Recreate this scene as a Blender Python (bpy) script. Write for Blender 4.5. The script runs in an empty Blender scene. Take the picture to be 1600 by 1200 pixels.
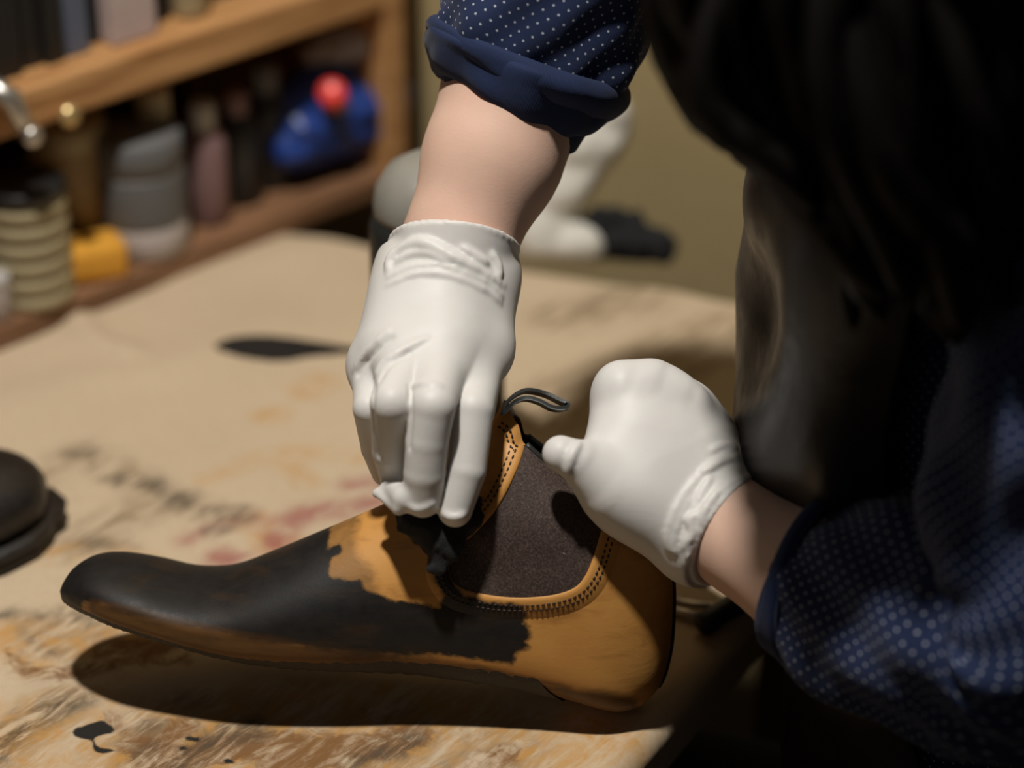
import bpy, bmesh, math, random
import numpy as np
from mathutils import Vector, Matrix
from mathutils.bvhtree import BVHTree

# ------------------------------------------------------------------ camera, world, lights
TZ = 0.78                       # table top height above the floor
H, F = 0.73, 3780.0             # camera height above the table, focal length in pixels
C30, S30 = math.cos(math.radians(30)), math.sin(math.radians(30))
scn = bpy.context.scene
col = scn.collection

cam_d = bpy.data.cameras.new('camera')
cam_d.sensor_width = 36.0
cam_d.lens = F / 1600 * 36.0
cam_d.clip_start = 0.05
cam_d.dof.use_dof = True
cam_d.dof.focus_distance = 1.147
cam_d.dof.aperture_fstop = 2.8
cam = bpy.data.objects.new('camera', cam_d)
cam.location = (0, 0, TZ + H)
cam.rotation_euler = (math.radians(60), 0, 0)
col.objects.link(cam)
scn.camera = cam

world = bpy.data.worlds.new('world')
scn.world = world
world.use_nodes = True
world.node_tree.nodes['Background'].inputs[0].default_value = (0.95, 0.98, 1.0, 1)
world.node_tree.nodes['Background'].inputs[1].default_value = 0.012

def area(name, loc, target, size, power, colour):
    l = bpy.data.lights.new(name, 'AREA')
    l.shape = 'DISK'; l.size = size; l.energy = power; l.color = colour
    o = bpy.data.objects.new(name, l); col.objects.link(o)
    o.location = loc
    o.rotation_euler = (Vector(target) - Vector(loc)).to_track_quat('-Z', 'Y').to_euler()
    return o
area('work_lamp', (-0.20, 0.75, TZ + 1.70), (0.0, 1.05, TZ), 0.10, 30, (1.0, 0.95, 0.88))
area('fill_light', (-0.9, -0.6, TZ + 1.5), (-0.1, 1.2, TZ + 0.1), 0.9, 1.0, (1.0, 0.93, 0.84))  # added fill to lift the wall and shelf, stands for no actual lamp

vs = scn.view_settings
vs.view_transform = 'Standard'; vs.look = 'None'
vs.exposure = 0.0; vs.gamma = 1.0; vs.use_curve_mapping = False

# ------------------------------------------------------------------ helpers
def at(px, py, d):
    """point seen at photo pixel (px,py), at distance d along the viewing axis (z is above the floor)"""
    x = (px - 800) / F * d; u = (600 - py) / F * d
    return np.array([x, d * C30 + u * S30, TZ + H - d * S30 + u * C30])
def ground(px, py, z=0.0):
    r = at(px, py, 1.0) - np.array([0, 0, TZ + H])
    d = (z - H) / r[2]
    return np.array([r[0] * d, r[1] * d, TZ + z])
def ray(px, py):
    r = at(px, py, 1.0) - np.array([0, 0, TZ + H])
    return Vector((0, 0, TZ + H)), Vector(r).normalized()
def A3(p): return np.asarray(p, float)

def setp(o, label=None, cat=None, group=None, kind=None):
    if label: o['label'] = label
    if cat: o['category'] = cat
    if group: o['group'] = group
    if kind: o['kind'] = kind
    return o
def empty(name, loc=(0, 0, 0), rz=0.0):
    o = bpy.data.objects.new(name, None); col.objects.link(o)
    o.location = loc; o.rotation_euler = (0, 0, rz); o.empty_display_size = 0.05
    return o
def mesh_obj(name, verts, faces, mat, parent=None, smooth=True, uvs=None, attrs=None, inv=None):
    me = bpy.data.meshes.new(name)
    V = np.asarray(verts, float).reshape(-1, 3)
    if inv is not None:      # world -> parent space
        M = np.array(inv); V = V @ M[:3, :3].T + M[:3, 3]
    if isinstance(faces, np.ndarray): faces = faces.tolist()
    me.from_pydata(V.tolist(), [], faces)
    me.update()
    if smooth: me.polygons.foreach_set('use_smooth', [True] * len(me.polygons))
    if uvs is not None:
        uvl = me.uv_layers.new(name='UVMap')
        li = np.empty(len(me.loops), dtype=np.int64); me.loops.foreach_get('vertex_index', li)
        uvl.data.foreach_set('uv', np.asarray(uvs, np.float32)[li].ravel())
    if attrs:
        for k, v in attrs.items():
            a = me.attributes.new(k, 'FLOAT', 'POINT'); a.data.foreach_set('value', np.asarray(v, np.float32))
    me.materials.append(mat)
    o = bpy.data.objects.new(name, me); col.objects.link(o)
    if parent is not None: o.parent = parent
    return o
def parent_inv(root):
    bpy.context.view_layer.update()
    return root.matrix_world.inverted()

class MB:
    """collects simple shapes into one mesh"""
    def __init__(s): s.v = []; s.f = []
    def add(s, v, f):
        n = len(s.v); s.v += [tuple(p) for p in v]; s.f += [tuple(i + n for i in q) for q in f]
    def box(s, c, size, rz=0.0, bev=0.0):
        bm = bmesh.new(); bmesh.ops.create_cube(bm, size=1.0)
        for v in bm.verts: v.co = Vector((v.co.x * size[0], v.co.y * size[1], v.co.z * size[2]))
        if bev: bmesh.ops.bevel(bm, geom=bm.edges[:], offset=bev, segments=2, affect='EDGES', profile=0.6)
        R = Matrix.Rotation(rz, 3, 'Z'); bm.verts.index_update()
        s.add([R @ v.co + Vector(c) for v in bm.verts], [[v.index for v in f.verts] for f in bm.faces]); bm.free()
    def lathe(s, prof, c=(0, 0, 0), n=32, axis=None):
        v = []; f = []
        for (r, z) in prof:
            for k in range(n):
                a = 2 * math.pi * k / n; v.append(Vector((r * math.cos(a), r * math.sin(a), z)))
        m = len(prof)
        for i in range(m - 1):
            for k in range(n):
                k2 = (k + 1) % n; f.append((i * n + k, i * n + k2, (i + 1) * n + k2, (i + 1) * n + k))
        f.append(tuple(reversed(range(n)))); f.append(tuple((m - 1) * n + k for k in range(n)))
        if axis is not None:
            q = Vector((0, 0, 1)).rotation_difference(Vector(axis)); v = [q @ p for p in v]
        s.add([p + Vector(c) for p in v], f)
    def tube(s, pts, rad, n=8, closed=False, cap=True):
        P = np.array(pts, float); m = len(P)
        R = np.full(m, rad) if np.isscalar(rad) else np.array(rad, float)
        T = np.gradient(P, axis=0)
        if closed: T = np.roll(P, -1, 0) - np.roll(P, 1, 0)
        T /= np.linalg.norm(T, axis=1)[:, None] + 1e-12
        u = np.cross(T[0], [0.3, 0.2, 0.93]); u /= np.linalg.norm(u)
        v = []; f = []
        for i in range(m):
            u = u - T[i] * (u @ T[i]); u /= np.linalg.norm(u) + 1e-12; w = np.cross(T[i], u)
            for k in range(n):
                a = 2 * math.pi * k / n; v.append(P[i] + R[i] * (math.cos(a) * u + math.sin(a) * w))
        for i in range(m if closed else m - 1):
            j = (i + 1) % m
            for k in range(n):
                k2 = (k + 1) % n; f.append((i * n + k, i * n + k2, j * n + k2, j * n + k))
        if cap and not closed:
            f.append(tuple(reversed(range(n)))); f.append(tuple((m - 1) * n + k for k in range(n)))
        s.add(v, f)
    def build(s, name, mat, parent=None, smooth=True, inv=None):
        o = mesh_obj(name, s.v, s.f, mat, parent, smooth, inv=inv)
        return o

def catmull(P, n):
    """smooth curve through the rows of P, n samples in all"""
    P = np.asarray(P, float); m = len(P)
    Q = np.vstack([2 * P[0] - P[1], P, 2 * P[-1] - P[-2]])
    out = []
    for t in np.linspace(0, m - 1 - 1e-9, n):
        i = int(t); x = t - i; p0, p1, p2, p3 = Q[i:i + 4]
        out.append(0.5 * ((2 * p1) + (p2 - p0) * x + (2 * p0 - 5 * p1 + 4 * p2 - p3) * x * x + (3 * p1 - p0 - 3 * p2 + p3) * x ** 3))
    return np.array(out)

def hash_noise(P, scale, seed=0):
    """smooth value noise, -1..1, on the rows of P"""
    P = np.asarray(P, float) * scale + seed * 17.31
    i = np.floor(P).astype(np.int64); f = P - i; f = f * f * (3 - 2 * f)
    def h(a):
        n = (a[..., 0] * 374761393 + a[..., 1] * 668265263 + a[..., 2] * 2147483647 + seed * 97531) & 0x7fffffff
        n = ((n ^ (n >> 13)) * 1274126177) & 0x7fffffff
        return (n ^ (n >> 16)) / 0x7fffffff * 2 - 1
    r = 0
    for dx in (0, 1):
        for dy in (0, 1):
            for dz in (0, 1):
                w = (f[..., 0] if dx else 1 - f[..., 0]) * (f[..., 1] if dy else 1 - f[..., 1]) * (f[..., 2] if dz else 1 - f[..., 2])
                r = r + w * h(i + np.array([dx, dy, dz]))
    return r

# ------------------------------------------------------------------ signed distance bodies
class Field:
    def __init__(s, lo, hi, h):
        s.o = np.array(lo, float); s.h = h
        s.n = np.maximum(4, np.ceil((np.array(hi) - s.o) / h).astype(int) + 1)
        s.ax = [(s.o[k] + h * np.arange(s.n[k])).astype(np.float32) for k in range(3)]
        s.f = np.full(s.n, 1.0, np.float32)
    def box(s, lo, hi):
        sl = []
        for k in range(3):
            a = int(np.clip(math.floor((lo[k] - s.o[k]) / s.h), 0, s.n[k] - 1)); b = int(np.clip(math.ceil((hi[k] - s.o[k]) / s.h) + 1, a + 1, s.n[k]))
            sl.append(slice(a, b))
        return tuple(sl)
    def cone(s, a, b, ra, rb, g=None, k=0.0, squash=None):
        """tapered capsule joined to field g (default the main one) with smoothness k"""
        g = s.f if g is None else g
        a, b = A3(a), A3(b); m = max(ra, rb) + k + 0.025
        sl = s.box(np.minimum(a, b) - m, np.maximum(a, b) + m)
        X, Y, Z = np.meshgrid(s.ax[0][sl[0]], s.ax[1][sl[1]], s.ax[2][sl[2]], indexing='ij', sparse=True)
        d = b - a; L = max(d @ d, 1e-12)
        t = np.clip(((X - a[0]) * d[0] + (Y - a[1]) * d[1] + (Z - a[2]) * d[2]) / L, 0, 1)
        px, py, pz = X - a[0] - t * d[0], Y - a[1] - t * d[1], Z - a[2] - t * d[2]
        q = np.sqrt(px * px + py * py + pz * pz)
        if squash is not None:       # (direction, factor): thinner along the direction
            n, fac = squash; n = A3(n) / np.linalg.norm(n)
            c = px * n[0] + py * n[1] + pz * n[2]
            q = np.sqrt(np.maximum(q * q - c * c + (c * fac) ** 2, 0))
        val = (q - (ra + (rb - ra) * t)).astype(np.float32)
        s.join(g, sl, val, k)
    def join(s, g, sl, val, k):
        if k > 0:
            cur = g[sl]; hh = np.maximum(k - np.abs(cur - val), 0) / k
            g[sl] = np.minimum(cur, val) - hh * hh * k * 0.25
        else:
            g[sl] = np.minimum(g[sl], val)
    def chain(s, pts, g=None, k=0.004, k0=None):
        for i in range(len(pts) - 1):
            (a, ra), (b, rb) = pts[i], pts[i + 1]
            s.cone(a, b, ra, rb, g, (k0 if (i == 0 and k0 is not None) else k))
    def new(s): return np.full(s.n, 1.0, np.float32)
    def cut(s, p, n, g=None):
        """keep the side opposite to n"""
        g = s.f if g is None else g
        p, n = A3(p), A3(n) / np.linalg.norm(n)
        X, Y, Z = np.meshgrid(*s.ax, indexing='ij', sparse=True)
        np.maximum(g, ((X - p[0]) * n[0] + (Y - p[1]) * n[1] + (Z - p[2]) * n[2]).astype(np.float32), out=g)
    def sample(s, P):
        q = (np.asarray(P) - s.o) / s.h
        i = np.clip(np.floor(q).astype(int), 0, s.n - 2); f = np.clip(q - i, 0, 1); r = 0
        for dx in (0, 1):
            for dy in (0, 1):
                for dz in (0, 1):
                    w = (f[..., 0] if dx else 1 - f[..., 0]) * (f[..., 1] if dy else 1 - f[..., 1]) * (f[..., 2] if dz else 1 - f[..., 2])
                    r = r + w * s.f[i[..., 0] + dx, i[..., 1] + dy, i[..., 2] + dz]
        return r
    def hit(s, px, py, d0=0.98, d1=1.35):
        d = np.arange(d0, d1, 0.0008); P = np.array([at(px, py, x) for x in d]); v = s.sample(P)
        w = np.where(v < 0)[0]
        return P[w[0]] if len(w) else None
    def ridge(s, pixels, r, k=0.003, sink=0.0, n=10, g=None):
        """a small raised fold drawn over the surface already in the field"""
        pts = [s.hit(x, y) for (x, y) in catmull(pixels, n)]
        pts = [p for p in pts if p is not None]
        view = A3(at(800, 600, 1) - np.array([0, 0, TZ + H])); r = r * 0.55
        for i in range(len(pts) - 1):
            e = abs((i + 0.5) / max(1, len(pts) - 1) * 2 - 1); rr = r * (1 - 0.9 * e * e)
            s.cone(pts[i] + view * sink, pts[i + 1] + view * sink, rr, rr, g, k)
    def groove(s, pixels, r, k=0.003, n=10):
        pts = [s.hit(x, y) for (x, y) in catmull(pixels, n)]
        pts = [p for p in pts if p is not None]
        g = s.new()
        for i in range(len(pts) - 1): s.cone(pts[i], pts[i + 1], r, r, g, 0)
        sl = tuple(slice(None) for _ in range(3))
        a, b = s.f, -g
        hh = np.maximum(k - np.abs(a - b), 0) / k
        s.f = (np.maximum(a, b) + hh * hh * k * 0.25).astype(np.float32)
    def mesh(s):
        return surface_nets(s.f, s.o, s.h)

def surface_nets(f, o, h):
    s = f < 0
    nx, ny, nz = f.shape
    cs = [(i, j, k) for i in (0, 1) for j in (0, 1) for k in (0, 1)]
    cnt = np.zeros((nx - 1, ny - 1, nz - 1), np.uint8)
    for (i, j, k) in cs: cnt += s[i:nx - 1 + i, j:ny - 1 + j, k:nz - 1 + k]
    act = np.argwhere((cnt > 0) & (cnt < 8))
    idx = np.full((nx - 1, ny - 1, nz - 1), -1, np.int64); idx[tuple(act.T)] = np.arange(len(act))
    V = {c: f[act[:, 0] + c[0], act[:, 1] + c[1], act[:, 2] + c[2]] for c in cs}
    acc = np.zeros((len(act), 3)); num = np.zeros(len(act))
    for c in cs:
        for ax in range(3):
            if c[ax]: continue
            d = list(c); d[ax] = 1; d = tuple(d)
            a, b = V[c], V[d]; m = (a < 0) != (b < 0)
            t = np.where(m, a / np.where(a == b, 1, a - b), 0)
            p = np.tile(np.array(c, float), (len(act), 1)); p[:, ax] += t
            acc[m] += p[m]; num += m
    P = o + h * (act + acc / num[:, None])
    faces = []
    for ax in range(3):
        b, c = (ax + 1) % 3, (ax + 2) % 3
        lo = [slice(None)] * 3; hi = [slice(None)] * 3
        lo[ax] = slice(0, f.shape[ax] - 1); hi[ax] = slice(1, f.shape[ax])
        for q in (b, c): lo[q] = slice(1, f.shape[q] - 1); hi[q] = slice(1, f.shape[q] - 1)
        s0, s1 = s[tuple(lo)], s[tuple(hi)]
        e = np.argwhere(s0 != s1); flip = s0[tuple(e.T)]
        for q in (b, c): e[:, q] += 1
        def cell(db, dc):
            w = e.copy(); w[:, b] += db; w[:, c] += dc
            return idx[tuple(w.T)]
        q = np.stack([cell(-1, -1), cell(0, -1), cell(0, 0), cell(-1, 0)], 1)
        q[~flip] = q[~flip][:, ::-1]
        faces.append(q)
    return P, np.vstack(faces)

def relax(P, faces, it=2, lam=0.5):
    n = len(P)
    E = np.vstack([faces[:, [0, 1]], faces[:, [1, 2]], faces[:, [2, 3]], faces[:, [3, 0]]])
    E = np.vstack([E, E[:, ::-1]])
    deg = np.bincount(E[:, 0], minlength=n).astype(float)
    for _ in range(it):
        S = np.stack([np.bincount(E[:, 0], weights=P[E[:, 1], k], minlength=n) for k in range(3)], 1)
        P = P + lam * (S / deg[:, None] - P)
    return P

# polygon and stroke distances in 2-D (negative inside)
def sd_poly(P, poly):
    P = np.asarray(P, float); poly = np.asarray(poly, float); n = len(poly)
    d = np.full(len(P), 1e9); ins = np.zeros(len(P), bool)
    for i in range(n):
        a, b = poly[i], poly[(i + 1) % n]; e = b - a; w = P - a
        t = np.clip((w @ e) / max(e @ e, 1e-12), 0, 1)
        d = np.minimum(d, np.linalg.norm(w - t[:, None] * e, axis=1))
        c = ((a[1] <= P[:, 1]) != (b[1] <= P[:, 1]))
        x = a[0] + (P[:, 1] - a[1]) * e[0] / (e[1] if abs(e[1]) > 1e-12 else 1e-12)
        ins ^= c & (P[:, 0] < x)
    return np.where(ins, -d, d)
def sd_stroke(P, pts, r):
    P = np.asarray(P, float); d = np.full(len(P), 1e9)
    for i in range(len(pts) - 1):
        a, b = A3(pts[i]), A3(pts[i + 1]); e = b - a; w = P - a
        t = np.clip((w @ e) / max(e @ e, 1e-12), 0, 1)
        d = np.minimum(d, np.linalg.norm(w - t[:, None] * e, axis=1))
    return d - r

# ------------------------------------------------------------------ materials
class NT:
    def __init__(s, name):
        s.m = bpy.data.materials.new(name); s.m.use_nodes = True
        s.t = s.m.node_tree; s.b = s.t.nodes['Principled BSDF']
    def n(s, kind, **kw):
        x = s.t.nodes.new(kind)
        for k, v in kw.items(): setattr(x, k, v)
        return x
    def l(s, a, b): s.t.links.new(a, b)
    def put(s, sock, v):
        if isinstance(v, bpy.types.NodeSocket): s.l(v, sock)
        elif isinstance(v, (tuple, list)) and len(v) == 3 and sock.type == 'RGBA': sock.default_value = (*v, 1)
        else: sock.default_value = v
    def coord(s, which='Object'): return s.n('ShaderNodeTexCoord').outputs[which]
    def noise(s, vec, scale, detail=4, rough=0.55, dist=0.0):
        x = s.n('ShaderNodeTexNoise'); s.put(x.inputs['Vector'], vec)
        x.inputs['Scale'].default_value = scale; x.inputs['Detail'].default_value = detail
        x.inputs['Roughness'].default_value = rough; x.inputs['Distortion'].default_value = dist
        return x.outputs['Fac']
    def stretch(s, vec, sc):
        x = s.n('ShaderNodeMapping'); s.l(vec, x.inputs[0]); x.inputs['Scale'].default_value = sc
        return x.outputs[0]
    def math(s, op, a, b=0.0, c=0.0):
        x = s.n('ShaderNodeMath', operation=op)
        for i, v in enumerate((a, b, c)): s.put(x.inputs[i], v)
        return x.outputs[0]
    def ramp(s, v, a, b, lo=0.0, hi=1.0):
        x = s.n('ShaderNodeMapRange', interpolation_type='SMOOTHSTEP')
        s.put(x.inputs[0], v); x.inputs[1].default_value = a; x.inputs[2].default_value = b
        x.inputs[3].default_value = lo; x.inputs[4].default_value = hi
        return x.outputs[0]
    def mix(s, f, a, b):
        x = s.n('ShaderNodeMix', data_type='RGBA'); s.put(x.inputs[0], f); s.put(x.inputs[6], a); s.put(x.inputs[7], b)
        return x.outputs[2]
    def attr(s, name): return s.n('ShaderNodeAttribute', attribute_name=name).outputs['Fac']
    def bump(s, h, strength, dist=0.001, prev=None):
        x = s.n('ShaderNodeBump'); x.inputs['Strength'].default_value = strength; x.inputs['Distance'].default_value = dist
        s.put(x.inputs['Height'], h)
        if prev is not None: s.l(prev, x.inputs['Normal'])
        s.l(x.outputs[0], s.b.inputs['Normal']); return x.outputs[0]
    def out(s, colour=None, rough=None, **kw):
        if colour is not None: s.put(s.b.inputs['Base Color'], colour)
        if rough is not None: s.put(s.b.inputs['Roughness'], rough)
        for k, v in kw.items(): s.put(s.b.inputs[k.replace('_', ' ')], v)
        return s.m

def plain(name, colour, rough=0.5, var=0.25, scale=30.0, bump=0.15, metal=0.0, spec=0.5, dist=0.001):
    t = NT(name); v = t.coord()
    n = t.noise(v, scale, 5)
    c2 = tuple(min(1, c * (1 + var)) for c in colour); c1 = tuple(c * (1 - var) for c in colour)
    if bump: t.bump(t.noise(v, scale * 6, 4), bump, dist)
    return t.out(t.mix(n, c1, c2), rough, Metallic=metal, Specular_IOR_Level=spec)

def wood(name, c1, c2, rough=0.6):
    t = NT(name); v = t.stretch(t.coord(), (3, 40, 40))
    n = t.noise(v, 3.0, 6, 0.6, 0.6)
    t.bump(n, 0.25, 0.001)
    return t.out(t.mix(t.ramp(n, 0.3, 0.7), c1, c2), rough)

def skin_mat():
    t = NT('skin'); v = t.coord()
    n = t.noise(v, 60, 4); m = t.noise(v, 14, 3)
    c = t.mix(n, (0.60, 0.395, 0.30), (0.68, 0.46, 0.36))
    c = t.mix(t.ramp(m, 0.45, 0.8), c, (0.62, 0.36, 0.28))
    t.bump(t.noise(t.stretch(v, (1, 1, 2.2)), 420, 3), 0.12, 0.0006)
    return t.out(c, 0.60, Subsurface_Weight=0.12, Subsurface_Scale=0.006, Specular_IOR_Level=0.3)
def glove_mat():
    t = NT('latex'); v = t.coord()
    n = t.noise(v, 25, 3)
    b = t.bump(t.noise(v, 90, 4, 0.5, 0.4), 0.10, 0.0012)
    t.bump(t.noise(v, 900, 2), 0.05, 0.0004, b)
    return t.out(t.mix(n, (0.59, 0.575, 0.55), (0.65, 0.635, 0.612)), 0.5, Subsurface_Weight=0.10, Subsurface_Scale=0.003, Specular_IOR_Level=0.35)

def cloth_mat(name, base, dot=None, pitch=0.0068, dia=0.080):
    t = NT(name); uv = t.coord('UV')
    v = t.coord()
    n = t.noise(v, 18, 4)
    c = t.mix(n, tuple(x * 0.75 for x in base), tuple(x * 1.25 for x in base))
    if dot:
        def grid(off):
            mp = t.n('ShaderNodeMapping'); t.l(uv, mp.inputs[0]); mp.inputs['Scale'].default_value = (1 / pitch,) * 3
            mp.inputs['Location'].default_value = (off, off, 0)
            fr = t.n('ShaderNodeVectorMath', operation='FRACTION'); t.l(mp.outputs[0], fr.inputs[0])
            sb = t.n('ShaderNodeVectorMath', operation='SUBTRACT'); t.l(fr.outputs[0], sb.inputs[0]); sb.inputs[1].default_value = (0.5, 0.5, 0)
            ml = t.n('ShaderNodeVectorMath', operation='MULTIPLY'); t.l(sb.outputs[0], ml.inputs[0]); ml.inputs[1].default_value = (1, 1, 0)
            ln = t.n('ShaderNodeVectorMath', operation='LENGTH'); t.l(ml.outputs[0], ln.inputs[0]); return ln.outputs['Value']
        d = t.math('MINIMUM', grid(0.0), grid(0.5))
        c = t.mix(t.ramp(d, dia * 0.8, dia * 1.2, 1.0, 0.0), c, dot)
    w = t.n('ShaderNodeTexWave', wave_type='BANDS'); t.l(uv, w.inputs[0]); w.inputs['Scale'].default_value = 260
    b = t.bump(w.outputs['Fac'], 0.12, 0.0004)
    t.bump(t.noise(v, 350, 3), 0.3, 0.0005, b)
    return t.out(c, 0.85, Sheen_Weight=0.06, Specular_IOR_Level=0.25)

M = {}
M['skin'] = skin_mat(); M['glove'] = glove_mat()
M['shirt'] = cloth_mat('navy_dotted_cotton', (0.010, 0.019, 0.060), (0.36, 0.39, 0.46))
M['shirt_plain'] = cloth_mat('navy_cotton_reverse', (0.010, 0.019, 0.058))
M['lining'] = plain('boot_lining', (0.05, 0.035, 0.02), 0.8)
M['sole'] = plain('dark_sole_leather', (0.014, 0.010, 0.007), 0.6, 0.5, 120, 0.5, dist=0.0015)
M['thread'] = plain('stitch_thread', (0.035, 0.016, 0.008), 0.7, 0.2, 300, 0)
M['black_tape'] = plain('black_webbing', (0.012, 0.013, 0.012), 0.42, 0.3, 300, 0.2)
M['edge_grey'] = plain('grey_selvedge', (0.30, 0.32, 0.32), 0.5, 0.1, 300, 0)
M['rag'] = plain('black_rag_cloth', (0.006, 0.0065, 0.008), 0.9, 0.4, 200, 0.6)
M['hair'] = plain('dark_hair', (0.0045, 0.0035, 0.003), 0.6, 0.4, 60, 0.0, spec=0.12)
M['trouser'] = plain('dark_trousers', (0.015, 0.016, 0.02), 0.9)
M['steel'] = plain('worn_steel', (0.55, 0.52, 0.48), 0.35, 0.15, 80, 0.05, metal=0.9)
M['handle_black'] = plain('black_rubber', (0.012, 0.013, 0.015), 0.5)
M['wood_shelf'] = wood('shelf_pine', (0.32, 0.145, 0.048), (0.58, 0.32, 0.13))
M['wood_back'] = wood('shelf_back_board', (0.035, 0.022, 0.012), (0.06, 0.035, 0.018))
M['wood_leg'] = wood('table_leg_wood', (0.09, 0.055, 0.03), (0.14, 0.085, 0.045))
M['floor'] = wood('floor_boards', (0.035, 0.021, 0.012), (0.06, 0.035, 0.02))
M['lash'] = plain('dark_iris', (0.02, 0.015, 0.01), 0.3, 0, 10, 0)

def elastic_mat():
    t = NT('brown_elastic_webbing'); v = t.coord()
    n = t.noise(v, 900, 2, 0.7); g = t.noise(t.stretch(v, (1, 1, 0.35)), 1500, 2, 0.8)
    c = t.mix(t.ramp(n, 0.35, 0.75), (0.030, 0.018, 0.014), (0.085, 0.055, 0.045))
    c = t.mix(t.ramp(g, 0.66, 0.78), c, (0.34, 0.27, 0.22))
    t.bump(g, 0.5, 0.0006)
    return t.out(c, 0.7, Specular_IOR_Level=0.4)
M['elastic'] = elastic_mat()

def boot_mat():
    t = NT('half_dyed_tan_leather'); v = t.coord()
    n1 = t.noise(v, 30, 5); n2 = t.noise(v, 140, 4, 0.6); n3 = t.noise(t.stretch(v, (0.5, 1, 2)), 60, 4, 0.6, 0.5)
    tan = t.mix(n1, (0.45, 0.205, 0.047), (0.60, 0.305, 0.085))
    tan = t.mix(t.ramp(n3, 0.5, 0.85), tan, (0.31, 0.135, 0.032))
    # first thin wash of dye, then the full coat
    sd = t.attr('dye'); sw = t.attr('wash')
    wob = t.math('MULTIPLY_ADD', n2, 0.006, -0.003)
    wob2 = t.math('MULTIPLY_ADD', n3, 0.012, -0.006)
    w = t.math('ADD', t.math('ADD', sw, wob), wob2)
    c = t.mix(t.math('MULTIPLY', t.ramp(w, 0.003, -0.004), t.ramp(n3, 0.2, 0.7, 0.75, 0.45)), tan, (0.050, 0.028, 0.013))
    d = t.math('ADD', t.math('ADD', sd, wob), t.math('MULTIPLY', wob2, 0.35))
    f = t.ramp(d, 0.0012, -0.0018)
    dark = t.mix(n2, (0.007, 0.007, 0.007), (0.014, 0.012, 0.011))
    thin = t.mix(t.ramp(n3, 0.45, 0.8), dark, (0.028, 0.016, 0.009))
    c = t.mix(f, c, thin)
    bd = t.attr('band')
    bw = t.math('ADD', bd, t.math('MULTIPLY', wob2, 0.6))
    c = t.mix(t.math('MULTIPLY', t.ramp(bw, 0.0015, -0.003), 0.86), c, t.mix(n3, (0.018, 0.010, 0.004), (0.095, 0.042, 0.013)))
    b = t.bump(t.noise(v, 700, 3, 0.6), 0.10, 0.0005)
    t.bump(t.noise(t.stretch(v, (0.6, 1, 1.6)), 55, 4, 0.6, 1.0), 0.12, 0.0012, b)
    return t.out(c, t.math('ADD', t.ramp(n2, 0.2, 0.8, 0.44, 0.58), t.math('MULTIPLY', f, 0.04)), Specular_IOR_Level=0.28)
M['boot'] = boot_mat()

def leather(name, c1, c2, rough=0.4, wear=None, scale=20):
    t = NT(name); v = t.coord()
    n = t.noise(v, scale, 5, 0.6, 0.5); g = t.noise(v, scale * 4, 4)
    c = t.mix(t.ramp(n, 0.3, 0.75), c1, c2)
    if wear: c = t.mix(t.math('MULTIPLY', t.ramp(n, 0.58, 0.75), t.ramp(g, 0.4, 0.7)), c, wear)
    b = t.bump(t.noise(v, 400, 3), 0.2, 0.0005)
    t.bump(n, 0.25, 0.004, b)
    return t.out(c, t.ramp(g, 0.2, 0.8, rough - 0.08, rough + 0.1), Specular_IOR_Level=0.45)
M['boot_dark'] = leather('black_brown_leather', (0.010, 0.008, 0.007), (0.016, 0.012, 0.010), 0.42, scale=40)
M['apron'] = leather('oiled_apron_leather', (0.010, 0.0075, 0.006), (0.020, 0.014, 0.010), 0.42, (0.075, 0.042, 0.025), scale=14)

def table_mat():
    t = NT('stained_work_paper'); v = t.coord()
    n = t.noise(v, 9, 5); fine = t.noise(v, 260, 3); mid = t.noise(v, 45, 6, 0.62, 0.8)
    rt = t.n('ShaderNodeMapping'); t.l(v, rt.inputs[0]); rt.inputs['Rotation'].default_value = (0, 0, math.radians(-52))
    mp = t.n('ShaderNodeMapping'); t.l(rt.outputs[0], mp.inputs[0]); mp.inputs['Scale'].default_value = (1.0, 4.0, 1)
    fib = t.noise(mp.outputs[0], 34, 7, 0.68, 0.4)
    base = t.mix(n, (0.47, 0.365, 0.245), (0.56, 0.445, 0.31))
    base = t.mix(t.ramp(fine, 0.4, 0.8, 0.0, 0.25), base, (0.36, 0.24, 0.13))
    wob = t.math('ADD', t.math('ADD', t.math('MULTIPLY_ADD', mid, 0.026, -0.013), t.math('MULTIPLY_ADD', fine, 0.006, -0.003)), t.math('MULTIPLY_ADD', fib, 0.016, -0.008))
    def lay(c, name, colour, soft, amount, patch=None):
        d = t.math('ADD', t.attr(name), wob)
        f = t.ramp(d, soft, -soft)
        f = t.math('MULTIPLY', f, amount)
        if patch is not None: f = t.math('MULTIPLY', f, patch)
        return t.mix(f, c, colour)
    patch = t.ramp(mid, 0.3, 0.62); patch2 = t.ramp(fib, 0.35, 0.65)
    c = lay(base, 'smudge', (0.21, 0.145, 0.08), 0.012, 0.8, patch2)
    c = lay(c, 'ochre', (0.46, 0.235, 0.055), 0.007, 0.85, t.math('MULTIPLY', patch, t.ramp(fib, 0.32, 0.62, 0.15, 1.0)))
    c = lay(c, 'brown', (0.17, 0.078, 0.026), 0.003, 0.9, t.math('MULTIPLY', t.ramp(mid, 0.36, 0.52), t.ramp(fib, 0.3, 0.55, 0.35, 1.0)))
    c = lay(c, 'red', (0.27, 0.055, 0.055), 0.007, 0.75, patch)
    c = lay(c, 'dark', (0.060, 0.047, 0.033), 0.008, 0.85, t.ramp(fib, 0.36, 0.60))
    dd = t.math('ADD', t.attr('black_marks'), t.math('MULTIPLY', wob, 0.18))
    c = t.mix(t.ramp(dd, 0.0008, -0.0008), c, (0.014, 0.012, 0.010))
    b = t.bump(fine, 0.12, 0.0006)
    t.bump(t.noise(v, 16, 4, 0.5, 0.6), 0.25, 0.006, b)
    return t.out(c, 0.72, Specular_IOR_Level=0.3)
M['table'] = table_mat()
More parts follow.
